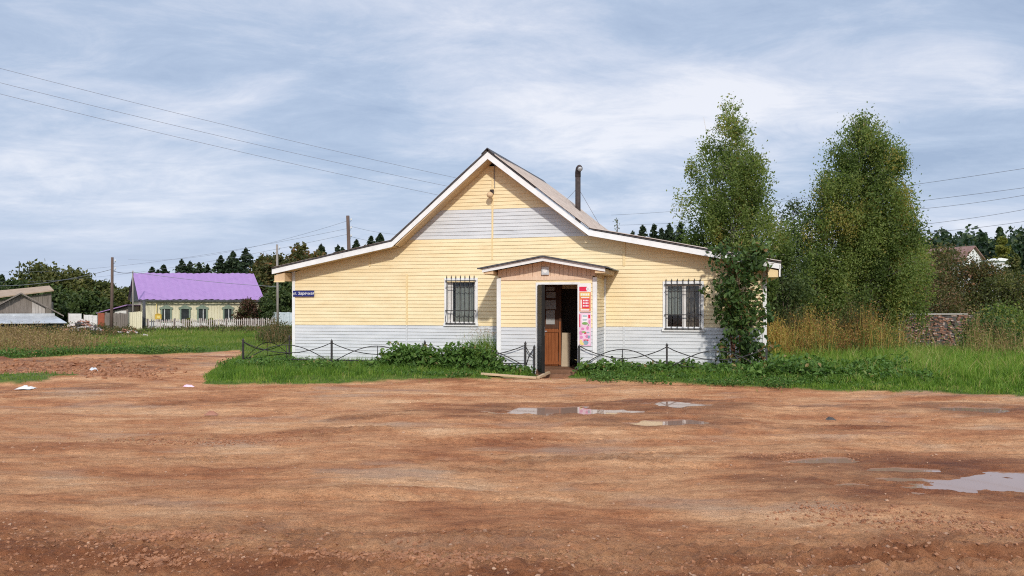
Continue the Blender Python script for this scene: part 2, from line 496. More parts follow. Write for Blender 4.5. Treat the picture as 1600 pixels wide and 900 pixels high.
wet = mixc(dirt, 'Color', (.46, .37, .32), None, None, None, 'MULTIPLY', 1.0)
mudm = N(nt, 'ShaderNodeMath'); mudm.operation = 'MULTIPLY'; L(nt, ma, 'Fac', mudm, 0)
mn = gnoise(1.6, (.6, 1.4, 1), 5); rm = ramp(nt, [(.36, (.35, .35, .35)), (.60, (1, 1, 1))]); L(nt, mn, 'Fac', rm, 'Fac'); L(nt, rm, 'Color', mudm, 1)
dirt = mixc(dirt, 'Color', wet, 'Color', mudm, 'Value')
gn = gnoise(1.3, (1, 1, 1), 6, .7)
rg = ramp(nt, [(.3, (.055, .10, .016)), (.55, (.11, .155, .03)), (.72, (.19, .17, .06))]); L(nt, gn, 'Fac', rg, 'Fac')
ga = N(nt, 'ShaderNodeAttribute'); ga.attribute_name = 'grass'
gr2 = N(nt, 'ShaderNodeMath'); gr2.operation = 'MULTIPLY_ADD'; gr2.inputs[1].default_value = 1.5
gsub = N(nt, 'ShaderNodeMath'); gsub.operation = 'MULTIPLY_ADD'; L(nt, fine, 'Fac', gsub, 0); gsub.inputs[1].default_value = .9; gsub.inputs[2].default_value = -.7
L(nt, ga, 'Fac', gr2, 0); L(nt, gsub, 'Value', gr2, 2); gr2.use_clamp = True
colr = mixc(dirt, 'Color', rg, 'Color', gr2, 'Value')
p = N(nt, 'ShaderNodeBsdfPrincipled'); L(nt, colr, 'Color', p, 'Base Color')
rr = N(nt, 'ShaderNodeMapRange'); rr.inputs['To Min'].default_value = .95; rr.inputs['To Max'].default_value = .62; L(nt, mudm, 'Value', rr, 'Value'); L(nt, rr, 'Result', p, 'Roughness')
p.inputs['Specular IOR Level'].default_value = .18
b1 = N(nt, 'ShaderNodeBump'); b1.inputs['Strength'].default_value = .7; b1.inputs['Distance'].default_value = .015; L(nt, grit, 'Fac', b1, 'Height')
b2 = N(nt, 'ShaderNodeBump'); b2.inputs['Strength'].default_value = .75; b2.inputs['Distance'].default_value = .06; L(nt, fine, 'Fac', b2, 'Height'); b3 = N(nt, 'ShaderNodeBump'); b3.inputs['Strength'].default_value = .7; b3.inputs['Distance'].default_value = .03; L(nt, grain, 'Fac', b3, 'Height'); L(nt, b1, 'Normal', b3, 'Normal'); L(nt, b3, 'Normal', b2, 'Normal')
L(nt, b2, 'Normal', p, 'Normal'); L(nt, p, 'BSDF', out, 'Surface')
go = link(gm, 'ground', None, m); go['kind'] = 'structure'

# puddles
mw, ntw, outw = new_mat('muddy water')
p = N(ntw, 'ShaderNodeBsdfPrincipled'); p.inputs['Base Color'].default_value = (.33, .20, .14, 1); p.inputs['Roughness'].default_value = .03
p.inputs['IOR'].default_value = 1.33; p.inputs['Specular IOR Level'].default_value = .75
tcw = N(ntw, 'ShaderNodeTexCoord'); nw = N(ntw, 'ShaderNodeTexNoise'); nw.inputs['Scale'].default_value = 3.5
L(ntw, tcw, 'Object', nw, 'Vector'); bwn = N(ntw, 'ShaderNodeBump'); bwn.inputs['Strength'].default_value = .03; bwn.inputs['Distance'].default_value = .004
L(ntw, nw, 'Fac', bwn, 'Height'); L(ntw, bwn, 'Normal', p, 'Normal'); L(ntw, p, 'BSDF', outw, 'Surface')
for i, (cx, cy, a, b, lv) in enumerate(PUD):
    mb = MB(); n = 40
    mb.add([(1.42 * a * math.cos(t), 1.42 * b * math.sin(t), 0) for t in [2 * PI * k / n for k in range(n)]], [tuple(range(n))])
    o = mb.build('puddle', mw, None, None, (cx, cy, lv - .019), fix=False); o['kind'] = 'structure'

# gravel on the road
gv, gf, k = [], [], 0
gr_ = (1 + 5 ** .5) / 2
icov = np.array([(-1, gr_, 0), (1, gr_, 0), (-1, -gr_, 0), (1, -gr_, 0), (0, -1, gr_), (0, 1, gr_), (0, -1, -gr_), (0, 1, -gr_), (gr_, 0, -1), (gr_, 0, 1), (-gr_, 0, -1), (-gr_, 0, 1)]) / 1.9
icof = np.array([(0, 11, 5), (0, 5, 1), (0, 1, 7), (0, 7, 10), (0, 10, 11), (1, 5, 9), (5, 11, 4), (11, 10, 2), (10, 7, 6), (7, 1, 8), (3, 9, 4), (3, 4, 2), (3, 2, 6), (3, 6, 8), (3, 8, 9), (4, 9, 5), (2, 4, 11), (6, 2, 10), (8, 6, 7), (9, 8, 1)])
octv = np.array([(1, 0, 0), (-1, 0, 0), (0, 1, 0), (0, -1, 0), (0, 0, .7), (0, 0, -.5)])
octf = np.array([(0, 2, 4), (2, 1, 4), (1, 3, 4), (3, 0, 4), (2, 0, 5), (1, 2, 5), (3, 1, 5), (0, 3, 5)])


def stones(name, x, y, sz, mat, label, cat):
    n = len(x); pz = Hv(x, y); rot = RNG.uniform(0, PI, n)
    V = icov[None] * sz[:, None, None] * RNG.uniform(.7, 1.25, (n, 12, 1)) * np.stack([RNG.uniform(.8, 1.4, n), RNG.uniform(.7, 1.1, n), RNG.uniform(.6, 1.0, n)], 1)[:, None, :]
    V = V + RNG.normal(size=V.shape) * sz[:, None, None] * .12
    c, s = np.cos(rot)[:, None], np.sin(rot)[:, None]
    X = V[:, :, 0] * c - V[:, :, 1] * s; Y = V[:, :, 0] * s + V[:, :, 1] * c
    V = np.stack([X + x[:, None], Y + y[:, None], V[:, :, 2] + (pz + sz * .15)[:, None]], -1)
    me = np_mesh(name, V.reshape(-1, 3), (icof[None] + 12 * np.arange(n)[:, None, None]).reshape(-1, 3))
    return tag(link(me, name, None, mat), label, cat, None, 'stuff')


n = 9000
px_ = RNG.uniform(-10, 10, n); py_ = 4.3 + 12 * RNG.random(n) ** 1.8
keep = (np.abs(px_) < py_ * .72) & (grass_mask(px_, py_) < .1) & (fbm(px_ * .5, py_ * 1.2, 3, 88) + .35 * mud_mask(px_, py_) > -.05)
for q_ in PUD: keep &= np.hypot((px_ - q_[0]) / q_[2], (py_ - q_[1]) / q_[3]) > 1.3
px_, py_ = px_[keep], py_[keep]
PEB = mottled('pebbles', (.24, .12, .07), (.50, .32, .21), 6, .9, .2, 60)
stones('gravel', px_, py_, .0035 + .014 * RNG.random(len(px_)) ** 5, PEB, 'small loose pebbles scattered over the reddish dirt road', 'gravel')


# ------------------------------------------------------------------ foliage builders
def rand_dirs(n, up=0.0):
    d = RNG.normal(size=(n, 3)); d[:, 2] += up
    return d / np.linalg.norm(d, axis=1, keepdims=True)


def leaves(name, P, size, tint, mat, parent=None, normal_up=.5, hang=0.0, wide=.55, loc=(0, 0, 0), big=False):
    n = len(P)
    if np.isscalar(size): size = size * RNG.uniform(.7, 1.3, n)
    nrm = rand_dirs(n, normal_up)
    ax = rand_dirs(n); ax[:, 2] -= hang
    ax = ax - nrm * np.sum(ax * nrm, 1, keepdims=True); ax /= np.linalg.norm(ax, axis=1, keepdims=True) + 1e-9
    sd = np.cross(nrm, ax)
    s = size[:, None]
    if not big:
        b = P - ax * s * .5; t = P + ax * s * .5
        l = P + sd * s * wide * .5 + nrm * s * .12; r = P - sd * s * wide * .5 + nrm * s * .12
        V = np.stack([b, l, t, r], 1).reshape(-1, 3); f = np.array([(0, 1, 2), (0, 2, 3)]); kk = 4
    else:
        b = P - ax * s * .5; t = P + ax * s * .55 - nrm * s * .1
        l1 = P - ax * s * .25 + sd * s * wide * .5 + nrm * s * .08; l2 = P + ax * s * .15 + sd * s * wide * .45 + nrm * s * .1
        r1 = P - ax * s * .25 - sd * s * wide * .5 + nrm * s * .08; r2 = P + ax * s * .15 - sd * s * wide * .45 + nrm * s * .1
        V = np.stack([b, l1, l2, t, r2, r1], 1).reshape(-1, 3); f = np.array([(0, 1, 2), (0, 2, 3), (0, 3, 4), (0, 4, 5)]); kk = 6
    me = np_mesh(name, V, (f[None] + kk * np.arange(n)[:, None, None]).reshape(-1, 3), np.repeat(tint, kk))
    return link(me, name, parent, mat, loc)


def limb_path(a, b, sag, n=5, wob=.05):
    a, b = np.array(a, float), np.array(b, float); d = np.linalg.norm(b - a)
    pts = []
    for i in range(n):
        t = i / (n - 1)
        q = a + (b - a) * t; q[2] += sag * d * math.sin(t * PI)
        if 0 < i < n - 1: q = q + RNG.normal(size=3) * wob * d * .3
        pts.append(tuple(q))
    return pts


def tree(name, label, cat, group, x, y, h, prof, nclump, nleaf, leaf, mat, bark, clump=(.35, .35, .3), stems=1, tr=.09, tint=(.45, .2, .2),
         seed=1, hang=.3, zfrac=.12, z=None, shell=.55, wisps=0, limb=True, lobe=.22):
    """a tapered trunk with limbs that run to the leaf clumps filling the crown profile; prof = [(height fraction, left radius, right radius)]"""
    global RNG
    keep = RNG; RNG = np.random.default_rng(seed)
    z0 = H(x, y) if z is None else z
    root = empty(name, (x, y, z0), 0, label, cat, group)
    pr = np.array(prof)
    tk = MB(); tops = []
    for s_ in range(stems):
        ox, oy = (RNG.normal(size=2) * .12 * (stems > 1))
        lean = RNG.normal(size=2) * .05 * h * (1 if stems > 1 else .3)
        hh = h * (1 if s_ == 0 else RNG.uniform(.75, .95)) * .97
        path = [(ox + lean[0] * (i / 7) ** 1.5 + RNG.normal() * .015 * h * (0 < i < 7) * .4, oy + lean[1] * (i / 7) ** 1.5, hh * i / 7) for i in range(8)]
        path[0] = (path[0][0], path[0][1], -.15)
        tk.tube(path, [max(.006, tr * (1 - .95 * (i / 7) ** .8)) for i in range(8)], 7); tops.append(path)
    # clump centres
    tt = zfrac + (1 - zfrac) * RNG.random(nclump * 3)
    wid = np.interp(tt, pr[:, 0], pr[:, 1] + pr[:, 2])
    tt = tt[RNG.random(len(tt)) < (wid / wid.max()) ** 1.3 + .03][:nclump]
    ang = RNG.uniform(0, 2 * PI, len(tt)); rad = RNG.random(len(tt)) ** shell
    rl, rr_ = np.interp(tt, pr[:, 0], pr[:, 1]), np.interp(tt, pr[:, 0], pr[:, 2])
    lob = 1 + lobe * (perlin(ang * 1.4 + seed, tt * 6.0, seed) + .6 * perlin(ang * 2.9 + seed, tt * 13.0, seed + 5))
    R = np.where(np.cos(ang) < 0, rl, rr_) * rad * RNG.uniform(.85, 1.12, len(tt)) * lob
    Rd = (rl + rr_) / 2 * rad
    C = np.stack([R * np.cos(ang), Rd * np.sin(ang), tt * h], 1)
    Ps, Ts = [], []
    for i, c in enumerate(C):
        if limb and i % 2 == 0:
            path = tops[i % stems]; zt = max(.15 * h, c[2] - .25 * math.hypot(c[0], c[1]) - .25); zt = min(zt, path[-1][2] * .97)
            k_ = zt / (path[-1][2] + 1e-6) * 7; k0 = int(min(6, k_)); fr = k_ - k0
            a = [path[k0][j] + (path[k0 + 1][j] - path[k0][j]) * fr for j in range(3)]
            tk.tube(limb_path(a, c, .06, 5), tr * .26 * (1 - .6 * c[2] / h), 4, False, r2=.005)
        m_ = int(nleaf * RNG.uniform(.5, 1.4))
        w = clump[0] * RNG.uniform(.7, 1.35)
        q = RNG.normal(size=(m_, 3)) * (w, w * clump[1] / clump[0], w * clump[2] / clump[0]) * .6
        if hang: q[:, 2] -= np.abs(RNG.normal(size=m_)) * clump[2] * hang
        Ps.append(c + q)
        cl = RNG.normal() * tint[2]
        Ts.append(np.clip(tint[0] + cl + RNG.normal(size=m_) * tint[1], 0, 1))
    for i in range(wisps):                     # loose leafy twigs sticking out of the outline
        t_ = RNG.uniform(.35, 1.0) ** .6; a_ = RNG.uniform(0, 2 * PI)
        r_ = np.interp(t_, pr[:, 0], pr[:, 1] if math.cos(a_) < 0 else pr[:, 2])
        b_ = np.array((r_ * .8 * math.cos(a_), r_ * .8 * math.sin(a_), t_ * h * .97))
        e_ = b_ + np.array((math.cos(a_) * .4, math.sin(a_) * .4, .55 if t_ > .8 else .25)) * RNG.uniform(.5, 1.2) * h * .085
        tk.tube([tuple(b_), tuple((b_ + e_) / 2 + RNG.normal(size=3) * .03), tuple(e_)], .007, 3, False, r2=.003)
        m_ = RNG.integers(10, 26)
        tq = RNG.random((m_, 1)); Ps.append(b_ + (e_ - b_) * tq + RNG.normal(size=(m_, 3)) * .06); Ts.append(np.clip(tint[0] + RNG.normal(size=m_) * tint[1], 0, 1))
    P = np.concatenate(Ps); T = np.concatenate(Ts)
    ok = P[:, 2] > .05 * h * (zfrac > .02); P, T = P[ok], T[ok]
    tk.build('trunk', bark, root, fix=False)
    leaves('crown', P, leaf, T, mat, root, .35, hang)
    RNG = keep
    return root


def spruce(label, group, x, y, h, r, seed=1, z=None, n=3200, leaf=.22, name='spruce_tree'):
    global RNG
    keep = RNG; RNG = np.random.default_rng(seed)
    root = empty(name, (x, y, H(x, y) if z is None else z), 0, label, 'tree', group)
    tk = MB(); tk.tube([(0, 0, -.2), (0, 0, h * .5), (0, 0, h * .98)], [.016 * h, .010 * h, .01], 6); tk.build('trunk', BARK, root, fix=False)
    nb = int(90 + 10 * h); m_ = max(6, int(n / nb)); Ps = []
    tq = np.sort(RNG.random(nb) ** .75)
    lobes = RNG.uniform(.75, 1.15, 24)
    for i in range(nb):
        t = tq[i]; zc = h * (.04 + .94 * t); L_ = (r * (1 - t) + .02 * h * .4) * lobes[int(t * 23)] * RNG.uniform(.7, 1.1); a = RNG.uniform(0, 2 * PI)
        q = RNG.random(m_) ** .8; w = .05 * L_ + .012 * h * .5
        Ps.append(np.stack([np.cos(a) * L_ * q, np.sin(a) * L_ * q, zc - L_ * .25 * q + .12 * L_ * q ** 3], 1) + RNG.normal(size=(m_, 3)) * (w, w, w * .6))
    q = RNG.random((40, 1)); Ps.append(np.concatenate([RNG.normal(size=(40, 2)) * .008 * h * (1.1 - q), h * (.9 + .1 * q)], 1))
    P = np.concatenate(Ps); T = np.clip(.45 + .25 * RNG.normal(size=len(P)), 0, 1)
    leaves('crown', P, leaf, T, SPR_L, root, .6, .5, .5)
    RNG = keep
    return root


def blades(name, P, hgt, wid, tint, mat, label, cat='grass', lean=.45, kind='stuff', parent=None):
    n = len(P)
    a = RNG.uniform(0, 2 * PI, n); d = np.stack([np.cos(a), np.sin(a), 0 * a], 1)
    la = RNG.uniform(0, 2 * PI, n); ln = (np.abs(RNG.normal(size=n)) * lean * hgt)[:, None] * np.stack([np.cos(la), np.sin(la), 0 * la], 1)
    w = wid[:, None] if not np.isscalar(wid) else wid
    up = np.zeros((n, 3)); up[:, 2] = 1
    h_ = hgt[:, None]
    m1 = P + up * h_ * .55 + ln * .3; t = P + up * h_ + ln
    V = np.stack([P - d * w * .5, P + d * w * .5, m1 + d * w * .4, m1 - d * w * .4, t], 1).reshape(-1, 3)
    f = np.array([(0, 1, 2), (0, 2, 3), (3, 2, 4)])
    me = np_mesh(name, V, (f[None] + 5 * np.arange(n)[:, None, None]).reshape(-1, 3), np.repeat(np.clip(tint, 0, 1), 5))
    o = link(me, name, parent, mat)
    if label: tag(o, label, cat, None, kind)
    return o

# ================================================================== THE SHOP
shop = shop_thing('village_shop', 0, 0, 0, 'yellow and grey sided village shop with a steep gable, low wings and open front door', 'building')
PT = [(-7.28, 2.55), (-3.86, 3.22), (-1.32, 5.38), (1.19, 3.40), (5.55, 2.53)]
PU = [q[0] for q in PT]; PZ = [q[1] for q in PT]
WL, WR = -6.90, 5.24
DEP = 5.0
OPEN = [(-2.53, -1.77, 1.13, 2.23), (2.97, 3.79, 1.04, 2.10), (.17, 1.09, .0, 2.07)]


def rtop(u): return float(np.interp(u, PU, PZ)) - .12


def uspan(z):
    zl = [rtop(q) for q in (WL, -3.86, -1.32)]; zr = [rtop(q) for q in (WR, 1.19, -1.32)]
    uL = WL if z <= zl[0] else float(np.interp(z, zl, [WL, -3.86, -1.32]))
    uR = WR if z <= zr[0] else float(np.interp(z, zr, [WR, 1.19, -1.32]))
    return uL, uR


def siding_front(z0, z1, pitch, y0=0.0):
    mb = MB(); nrow = int(round((z1 - z0) / pitch)); p_ = (z1 - z0) / nrow
    for i in range(nrow):
        a = z0 + i * p_; b = a + p_; mid = (a + b) / 2
        la, ra = uspan(a); lb, rb = uspan(b)
        if rb - lb < .05: continue
        segs = [(0.0, 1.0)]
        cuts = [(o[0], o[1]) for o in OPEN if o[2] < mid < o[3]]
        bounds = [(la, ra, lb, rb)]
        for c0, c1 in cuts:
            nb = []
            for (x0, x1, X0, X1) in bounds:
                if c0 > x0 and c1 < x1: nb += [(x0, c0, X0, c0), (c1, x1, c1, X1)]
                else: nb.append((x0, x1, X0, X1))
            bounds = nb
        for (x0, x1, X0, X1) in bounds:
            k_ = max(1, int((x1 - x0) / .45)); vs = []
            for j in range(k_ + 1):
                t = j / k_; ub, ut = x0 + (x1 - x0) * t, X0 + (X1 - X0) * t
                w = .0025 * math.sin(ub * 2.1 + i * 1.7) + random.uniform(-.0015, .0015)
                zz = .004 * math.sin(ub * 1.3 + i * 2.3)
                vs += [(ub, y0 + .006, a + zz - .004), (ub, y0 - .017 + w, a + zz), (ub, y0 - .004 + w, a + .495 * p_ + zz), (ub, y0 + .004 + w, a + .50 * p_ + zz), (ub, y0 - .017 + w, a + .505 * p_ + zz), (ut, y0 - .002, b)]
            fs = []
            for j in range(k_):
                for q in range(5): fs.append((j * 6 + q, j * 6 + q + 6, j * 6 + q + 7, j * 6 + q + 1))
            mb.add(vs, fs)
    return mb


PITCH = .178
siding_front(1.08, 3.29, PITCH).build('front_wall', YEL, shop, fix=False)
tag(siding_front(4.03, 5.28, PITCH).build('gable_top', YEL, shop, fix=False))
siding_front(3.29, 4.03, .185).build('gable_band', GRY, shop, fix=False)
siding_front(-.1, 1.08, PITCH).build('wall_base', GRY, shop, fix=False)
# side and rear walls
mb = MB()
mb.box(WL, WL + .12, .012, DEP, -.2, rtop(WL) - .02); mb.box(WR - .12, WR, .012, DEP, -.2, rtop(WR) - .02)
prof = [(WL, -.2), (WR, -.2), (WR, rtop(WR)), (1.19, rtop(1.19)), (-1.32, rtop(-1.32)), (-3.86, rtop(-3.86)), (WL, rtop(WL))]
mb.prism([(a + (.13 if a == WL else -.13 if a == WR else 0), b - .03) for a, b in prof], DEP - .15, DEP)
mb.build('outer_walls', YEL2, shop)
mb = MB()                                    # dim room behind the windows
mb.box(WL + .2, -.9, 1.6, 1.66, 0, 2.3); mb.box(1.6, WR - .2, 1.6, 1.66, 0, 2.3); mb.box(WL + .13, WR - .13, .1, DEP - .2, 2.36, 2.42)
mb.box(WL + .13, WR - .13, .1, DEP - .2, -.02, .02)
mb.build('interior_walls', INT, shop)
# corner trims, wall strips
mb = MB(); mb.box(WL - .03, WL + .055, -.03, .08, -.1, rtop(WL) + .02); mb.build('corner_trim', WHT, shop)
mb = MB(); mb.box(WR - .055, WR + .03, -.03, .08, -.1, rtop(WR) + .02); mb.build('corner_trim', WHT, shop)
for u, z0, z1, w in ((-1.32, 3.29, 5.05, .045), (-1.33, 2.75, 3.29, .03), (-3.63, 1.08, 2.40, .045), (1.98, 2.55, rtop(1.98), .06), (-4.67, 2.62, rtop(-4.67), .035), (-3.63, .3, 1.08, .04), (1.98, .2, 1.08, .04)):
    mb = MB(); mb.box(u - w / 2, u + w / 2, -.026, .0, z0, z1); mb.build('seam_strip', YEL2 if z1 > 1.2 else GRY, shop)


# roof slopes: corrugated sheet, soffit and rake boards
def slope(a, b, v0, v1, amp=.022, period=.19, lift=.03, nd=3, skew=0.0):
    mb = MB(); n = int((v1 - v0) / period * 6); d = Vector((b[0] - a[0], 0, b[1] - a[1])); nn = Vector((-d.z, 0, d.x)).normalized()
    if nn.z < 0: nn = -nn
    vs = []
    for i in range(n + 1):
        v = v0 + (v1 - v0) * i / n; o = lift + amp * math.sin(2 * PI * v / period) + amp
        for j in range(nd + 1):
            t = j / nd; q = nn * (o + .008 * math.sin(9 * t + v))
            vs.append((a[0] + d.x * t + q.x, v, a[1] + d.z * t + q.z))
    fs = [(i * (nd + 1) + j, i * (nd + 1) + j + 1, (i + 1) * (nd + 1) + j + 1, (i + 1) * (nd + 1) + j) for i in range(n) for j in range(nd)]
    if skew: vs = [(x + skew * max(0, v), v, z) for x, v, z in vs]
    mb.add(vs, fs, True)
    return mb


VB = DEP - .2
for a, b in ((PT[2], PT[1]), (PT[2], PT[3])): slope(a, b, -.47, VB, skew=.055).build('roof_slope', SLATE, shop)
for a, b in ((PT[1], PT[0]), (PT[3], PT[4])): slope(a, b, -.47, DEP + .4).build('wing_roof', SLATE, shop)
mb = MB(); mb.prism([(-1.47, 5.315), (-1.32, 5.455), (-1.17, 5.315), (-1.17, 5.34), (-1.32, 5.48), (-1.47, 5.34)], -.50, VB); mb.v = [(x + .055 * max(0, v), v, z) for x, v, z in mb.v]; mb.build('ridge_cap', DKEDGE, shop)
mb = MB()
for a, b in zip(PT[:-1], PT[1:]):
    d = Vector((b[0] - a[0], 0, b[1] - a[1])); nn = Vector((-d.z, 0, d.x)).normalized()
    for k_ in range(3):
        y0 = -.425 + k_ * .145
        pts = [Vector((a[0], y0, a[1])) - nn * (.12 if abs(d.z / d.x) > .5 else .10), Vector((b[0], y0, b[1])) - nn * (.12 if abs(d.z / d.x) > .5 else .10)]
        vs = [pts[0], pts[1], pts[1] + Vector((0, .138, 0)), pts[0] + Vector((0, .138, 0))]
        vs += [q - nn * .02 for q in vs]
        mb.add(vs, [(0, 1, 2, 3), (7, 6, 5, 4), (0, 4, 5, 1), (2, 6, 7, 3), (1, 5, 6, 2), (0, 3, 7, 4)])
mb.build('soffit', SOFF, shop)
RK = []
DZR = [.125, .14, .175, .14, .125]
for i, (a, b) in enumerate(zip(PT[:-1], PT[1:])):
    mb = MB(); mb.prism([(a[0], a[1]), (b[0], b[1]), (b[0], b[1] - DZR[i + 1]), (a[0], a[1] - DZR[i])], -.46, -.43)
    RK.append(mb.build('rake_board', WHT, shop))
    mb = MB(); n = 26
    d = Vector((b[0] - a[0], 0, b[1] - a[1])); nn = Vector((-d.z, 0, d.x)).normalized()
    mb.beam(Vector((a[0], -.47, a[1])) + nn * .018, Vector((b[0], -.47, b[1])) + nn * .018, .022, .014, nn); mb.build('roof_edge', DKEDGE, shop)
# eave boxes at the wing ends
mb = MB(); mb.prism([(-7.24, 2.24), (WL - .035, 2.24), (WL - .035, 2.46), (-7.24, 2.39)], -.40, .0); mb.build('eave_box', SOFF, shop)
mb = MB(); mb.box(-7.25, WL - .032, -.415, -.402, 2.21, 2.245); mb.build('eave_trim', YEL2, shop)
mb = MB(); mb.prism([(WR + .035, 2.23), (5.50, 2.23), (5.50, 2.38), (WR + .035, 2.44)], -.41, DEP); mb.build('eave_box', YEL2, shop)
mb = MB(); mb.box(5.51, 5.54, -.46, DEP + .3, 2.24, 2.50); mb.build('eave_fascia', WHT, shop)


# windows with their grilles
def window(u0, u1, z0, z1, mull, cm, kind):
    fr = MB(); w = .065
    fr.box(u0 - w, u1 + w, -.035, .02, z1 - .005, z1 + w); fr.box(u0 - w - .02, u1 + w + .02, -.055, .02, z0 - w, z0 + .005)
    fr.box(u0 - w, u0 + .005, -.034, .02, z0 + .006, z1 - .006); fr.box(u1 - .005, u1 + w, -.034, .02, z0 + .006, z1 - .006)
    fo = fr.build('window', WHT, shop)
    sa = MB(); s_ = .045
    sa.box(u0 + .004, u1 - .004, .045, .09, z1 - s_ - .006, z1 - .006); sa.box(u0 + .004, u1 - .004, .045, .09, z0 + .006, z0 + s_)
    sa.box(u0 + .004, u0 + s_, .046, .089, z0 + s_, z1 - s_); sa.box(u1 - s_, u1 - .004, .046, .089, z0 + s_, z1 - s_)
    for mu in mull: sa.box(mu - .045, mu + .045, .047, .088, z0 + s_, z1 - s_)
    sa.build('sash', WHT2, fo)
    g = MB(); g.box(u0 + .01, u1 - .01, .064, .070, z0 + .01, z1 - .01); g.build('pane', GLASS, fo)
    for (c0, c1, d0, d1, mt) in cm:
        c = MB(); n = int((c1 - c0) / .012); vs = []
        for i in range(n + 1):
            u = c0 + (c1 - c0) * i / n; y = .16 + .02 * math.sin(u * 70) + .01 * math.sin(u * 31)
            vs += [(u, y, d0 + .01 * math.sin(u * 70)), (u, y, d1)]
        c.add(vs, [(2 * i, 2 * i + 2, 2 * i + 3, 2 * i + 1) for i in range(n)], True); c.build('curtain', mt, fo, fix=False)
    gr = MB(); nb = 7; r = .009
    for i in range(nb):
        u = u0 + .015 + (u1 - u0 - .03) * i / (nb - 1); top = z1 + .085
        if kind == 'bulged': path = [(u, -.075, top), (u, -.075, z0 + .36), (u, -.11, z0 + .28), (u, -.17, z0 + .16), (u, -.15, z0 + .06), (u, -.075, z0 + .0)]
        else: path = [(u, -.075, top), (u, -.075, z0 - .02)]
        gr.tube(path, r, 5)
        gr.lathe((u, -.075, top - .03), [(.003, 0), (.018, .02), (.012, .045), (.002, .075)], 6)
    gr.beam((u0 - .02, -.082, z1 - .01), (u1 + .02, -.082, z1 - .01), .018, .022); gr.beam((u0 - .02, -.082, z1 - .17), (u1 + .02, -.082, z1 - .17), .012, .016)
    gr.beam((u0 - .02, -.082, z0 + .33), (u1 + .02, -.082, z0 + .33), .018, .022); gr.beam((u0 - .02, -.082, z0 + .0), (u1 + .02, -.082, z0 + .0), .018, .024)
    for q in (u0 - .02, u1 + .02):
        for zz in (z1 - .01, z0 + .33): gr.beam((q, -.085, zz), (q, .0, zz), .014, .014)
    gr.build('window_grille', IRON, fo)


window(-2.53, -1.77, 1.13, 2.23, [-2.44], [(-2.38, -1.79, 1.15, 2.1, CURT)], 'bulged')
window(2.97, 3.79, 1.04, 2.10, [3.40], [(3.02, 3.36, 1.36, 2.08, CURT), (3.44, 3.77, 1.05, 2.08, CURT2)], 'flat')

# ---- porch
PL, PR, PV = -.79, 1.50, -1.40
D0, D1, DZ = .17, 1.09, 2.07


def siding_rect(u0, u1, z0, z1, y0, pitch, side=None):
    mb = MB(); nrow = max(1, int(round((z1 - z0) / pitch))); p_ = (z1 - z0) / nrow
    for i in range(nrow):
        a = z0 + i * p_; b = a + p_; k_ = max(1, int((u1 - u0) / .4)); vs = []
        for j in range(k_ + 1):
            t = u0 + (u1 - u0) * j / k_; w = .0025 * math.sin(t * 2.7 + i * 1.9)
            pr = [(-.006, a - .004), (.017 - w, a), (.004 - w, a + .495 * p_), (-.003, a + .50 * p_), (.017 - w, a + .505 * p_), (.002, b)]
            vs += [((t, y0 - q, zz) if side is None else (side + q, t, zz)) for q, zz in pr]
        mb.add(vs, [(j * 6 + q, j * 6 + q + 6, j * 6 + q + 7, j * 6 + q + 1) for j in range(k_) for q in range(5)])
    return mb


def merged(*mbs):
    r = MB()
    for q in mbs: r.add(q.v, q.f)
    return r


porch = shop
merged(siding_rect(PL + .06, D0 - .055, 1.09, 2.18, PV, .172), siding_rect(D1 + .055, PR - .055, 1.09, 2.18, PV, .172), siding_rect(D0 - .055, D1 + .055, DZ + .05, 2.18, PV, .09),
       siding_rect(PV + .06, -.03, 1.09, 2.22, 0, .172, PR)).build('porch_siding', YEL, porch, fix=False)
for q_ in (siding_rect(PL + .06, D0 - .055, -.1, 1.09, PV, .172), siding_rect(D1 + .055, PR - .055, -.1, 1.09, PV, .172), siding_rect(PV + .06, -.03, -.1, 1.09, 0, .172, PR)):
    q_.build('porch_base', GRY, porch, fix=False)
mb = MB()
mb.box(PL + .0, D0 - .04, PV + .006, PV + .07, -.1, 2.2); mb.box(D1 + .04, PR - .005, PV + .006, PV + .07, -.1, 2.2); mb.box(D0 - .04, D1 + .04, PV + .006, PV + .07, DZ + .04, 2.2)
mb.box(PL, PL + .06, PV + .07, -.03, -.1, 2.25); mb.box(PR - .06, PR - .005, PV + .07, -.03, -.1, 2.25)
mb.build('porch_walls', YEL2, porch)
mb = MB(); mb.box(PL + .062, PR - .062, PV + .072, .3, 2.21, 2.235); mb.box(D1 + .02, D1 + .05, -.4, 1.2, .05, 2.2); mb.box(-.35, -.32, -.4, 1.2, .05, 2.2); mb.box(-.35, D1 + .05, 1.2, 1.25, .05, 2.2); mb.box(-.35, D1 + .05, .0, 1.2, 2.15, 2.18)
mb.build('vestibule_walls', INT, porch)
mb = MB(); mb.box(PL - .025, PL + .075, PV - .03, PV + .04, -.1, 2.23); mb.build('corner_trim', WHT, porch)
mb = MB(); mb.box(PR - .065, PR + .03, PV - .03, PV + .055, -.1, 2.23); mb.build('corner_trim', WHT, porch)
mb = MB(); mb.box(PR + .0, PR + .045, -.075, -.026, -.1, 2.28); mb.build('corner_trim', WHT, porch)
# door surround
mb = MB(); mb.box(D0 - .055, D0, PV - .025, PV + .09, .08, DZ + .05); mb.box(D1, D1 + .055, PV - .025, PV + .09, .08, DZ + .05); mb.box(D0, D1, PV - .024, PV + .09, DZ, DZ + .05); mb.build('door_frame', WHT, porch)
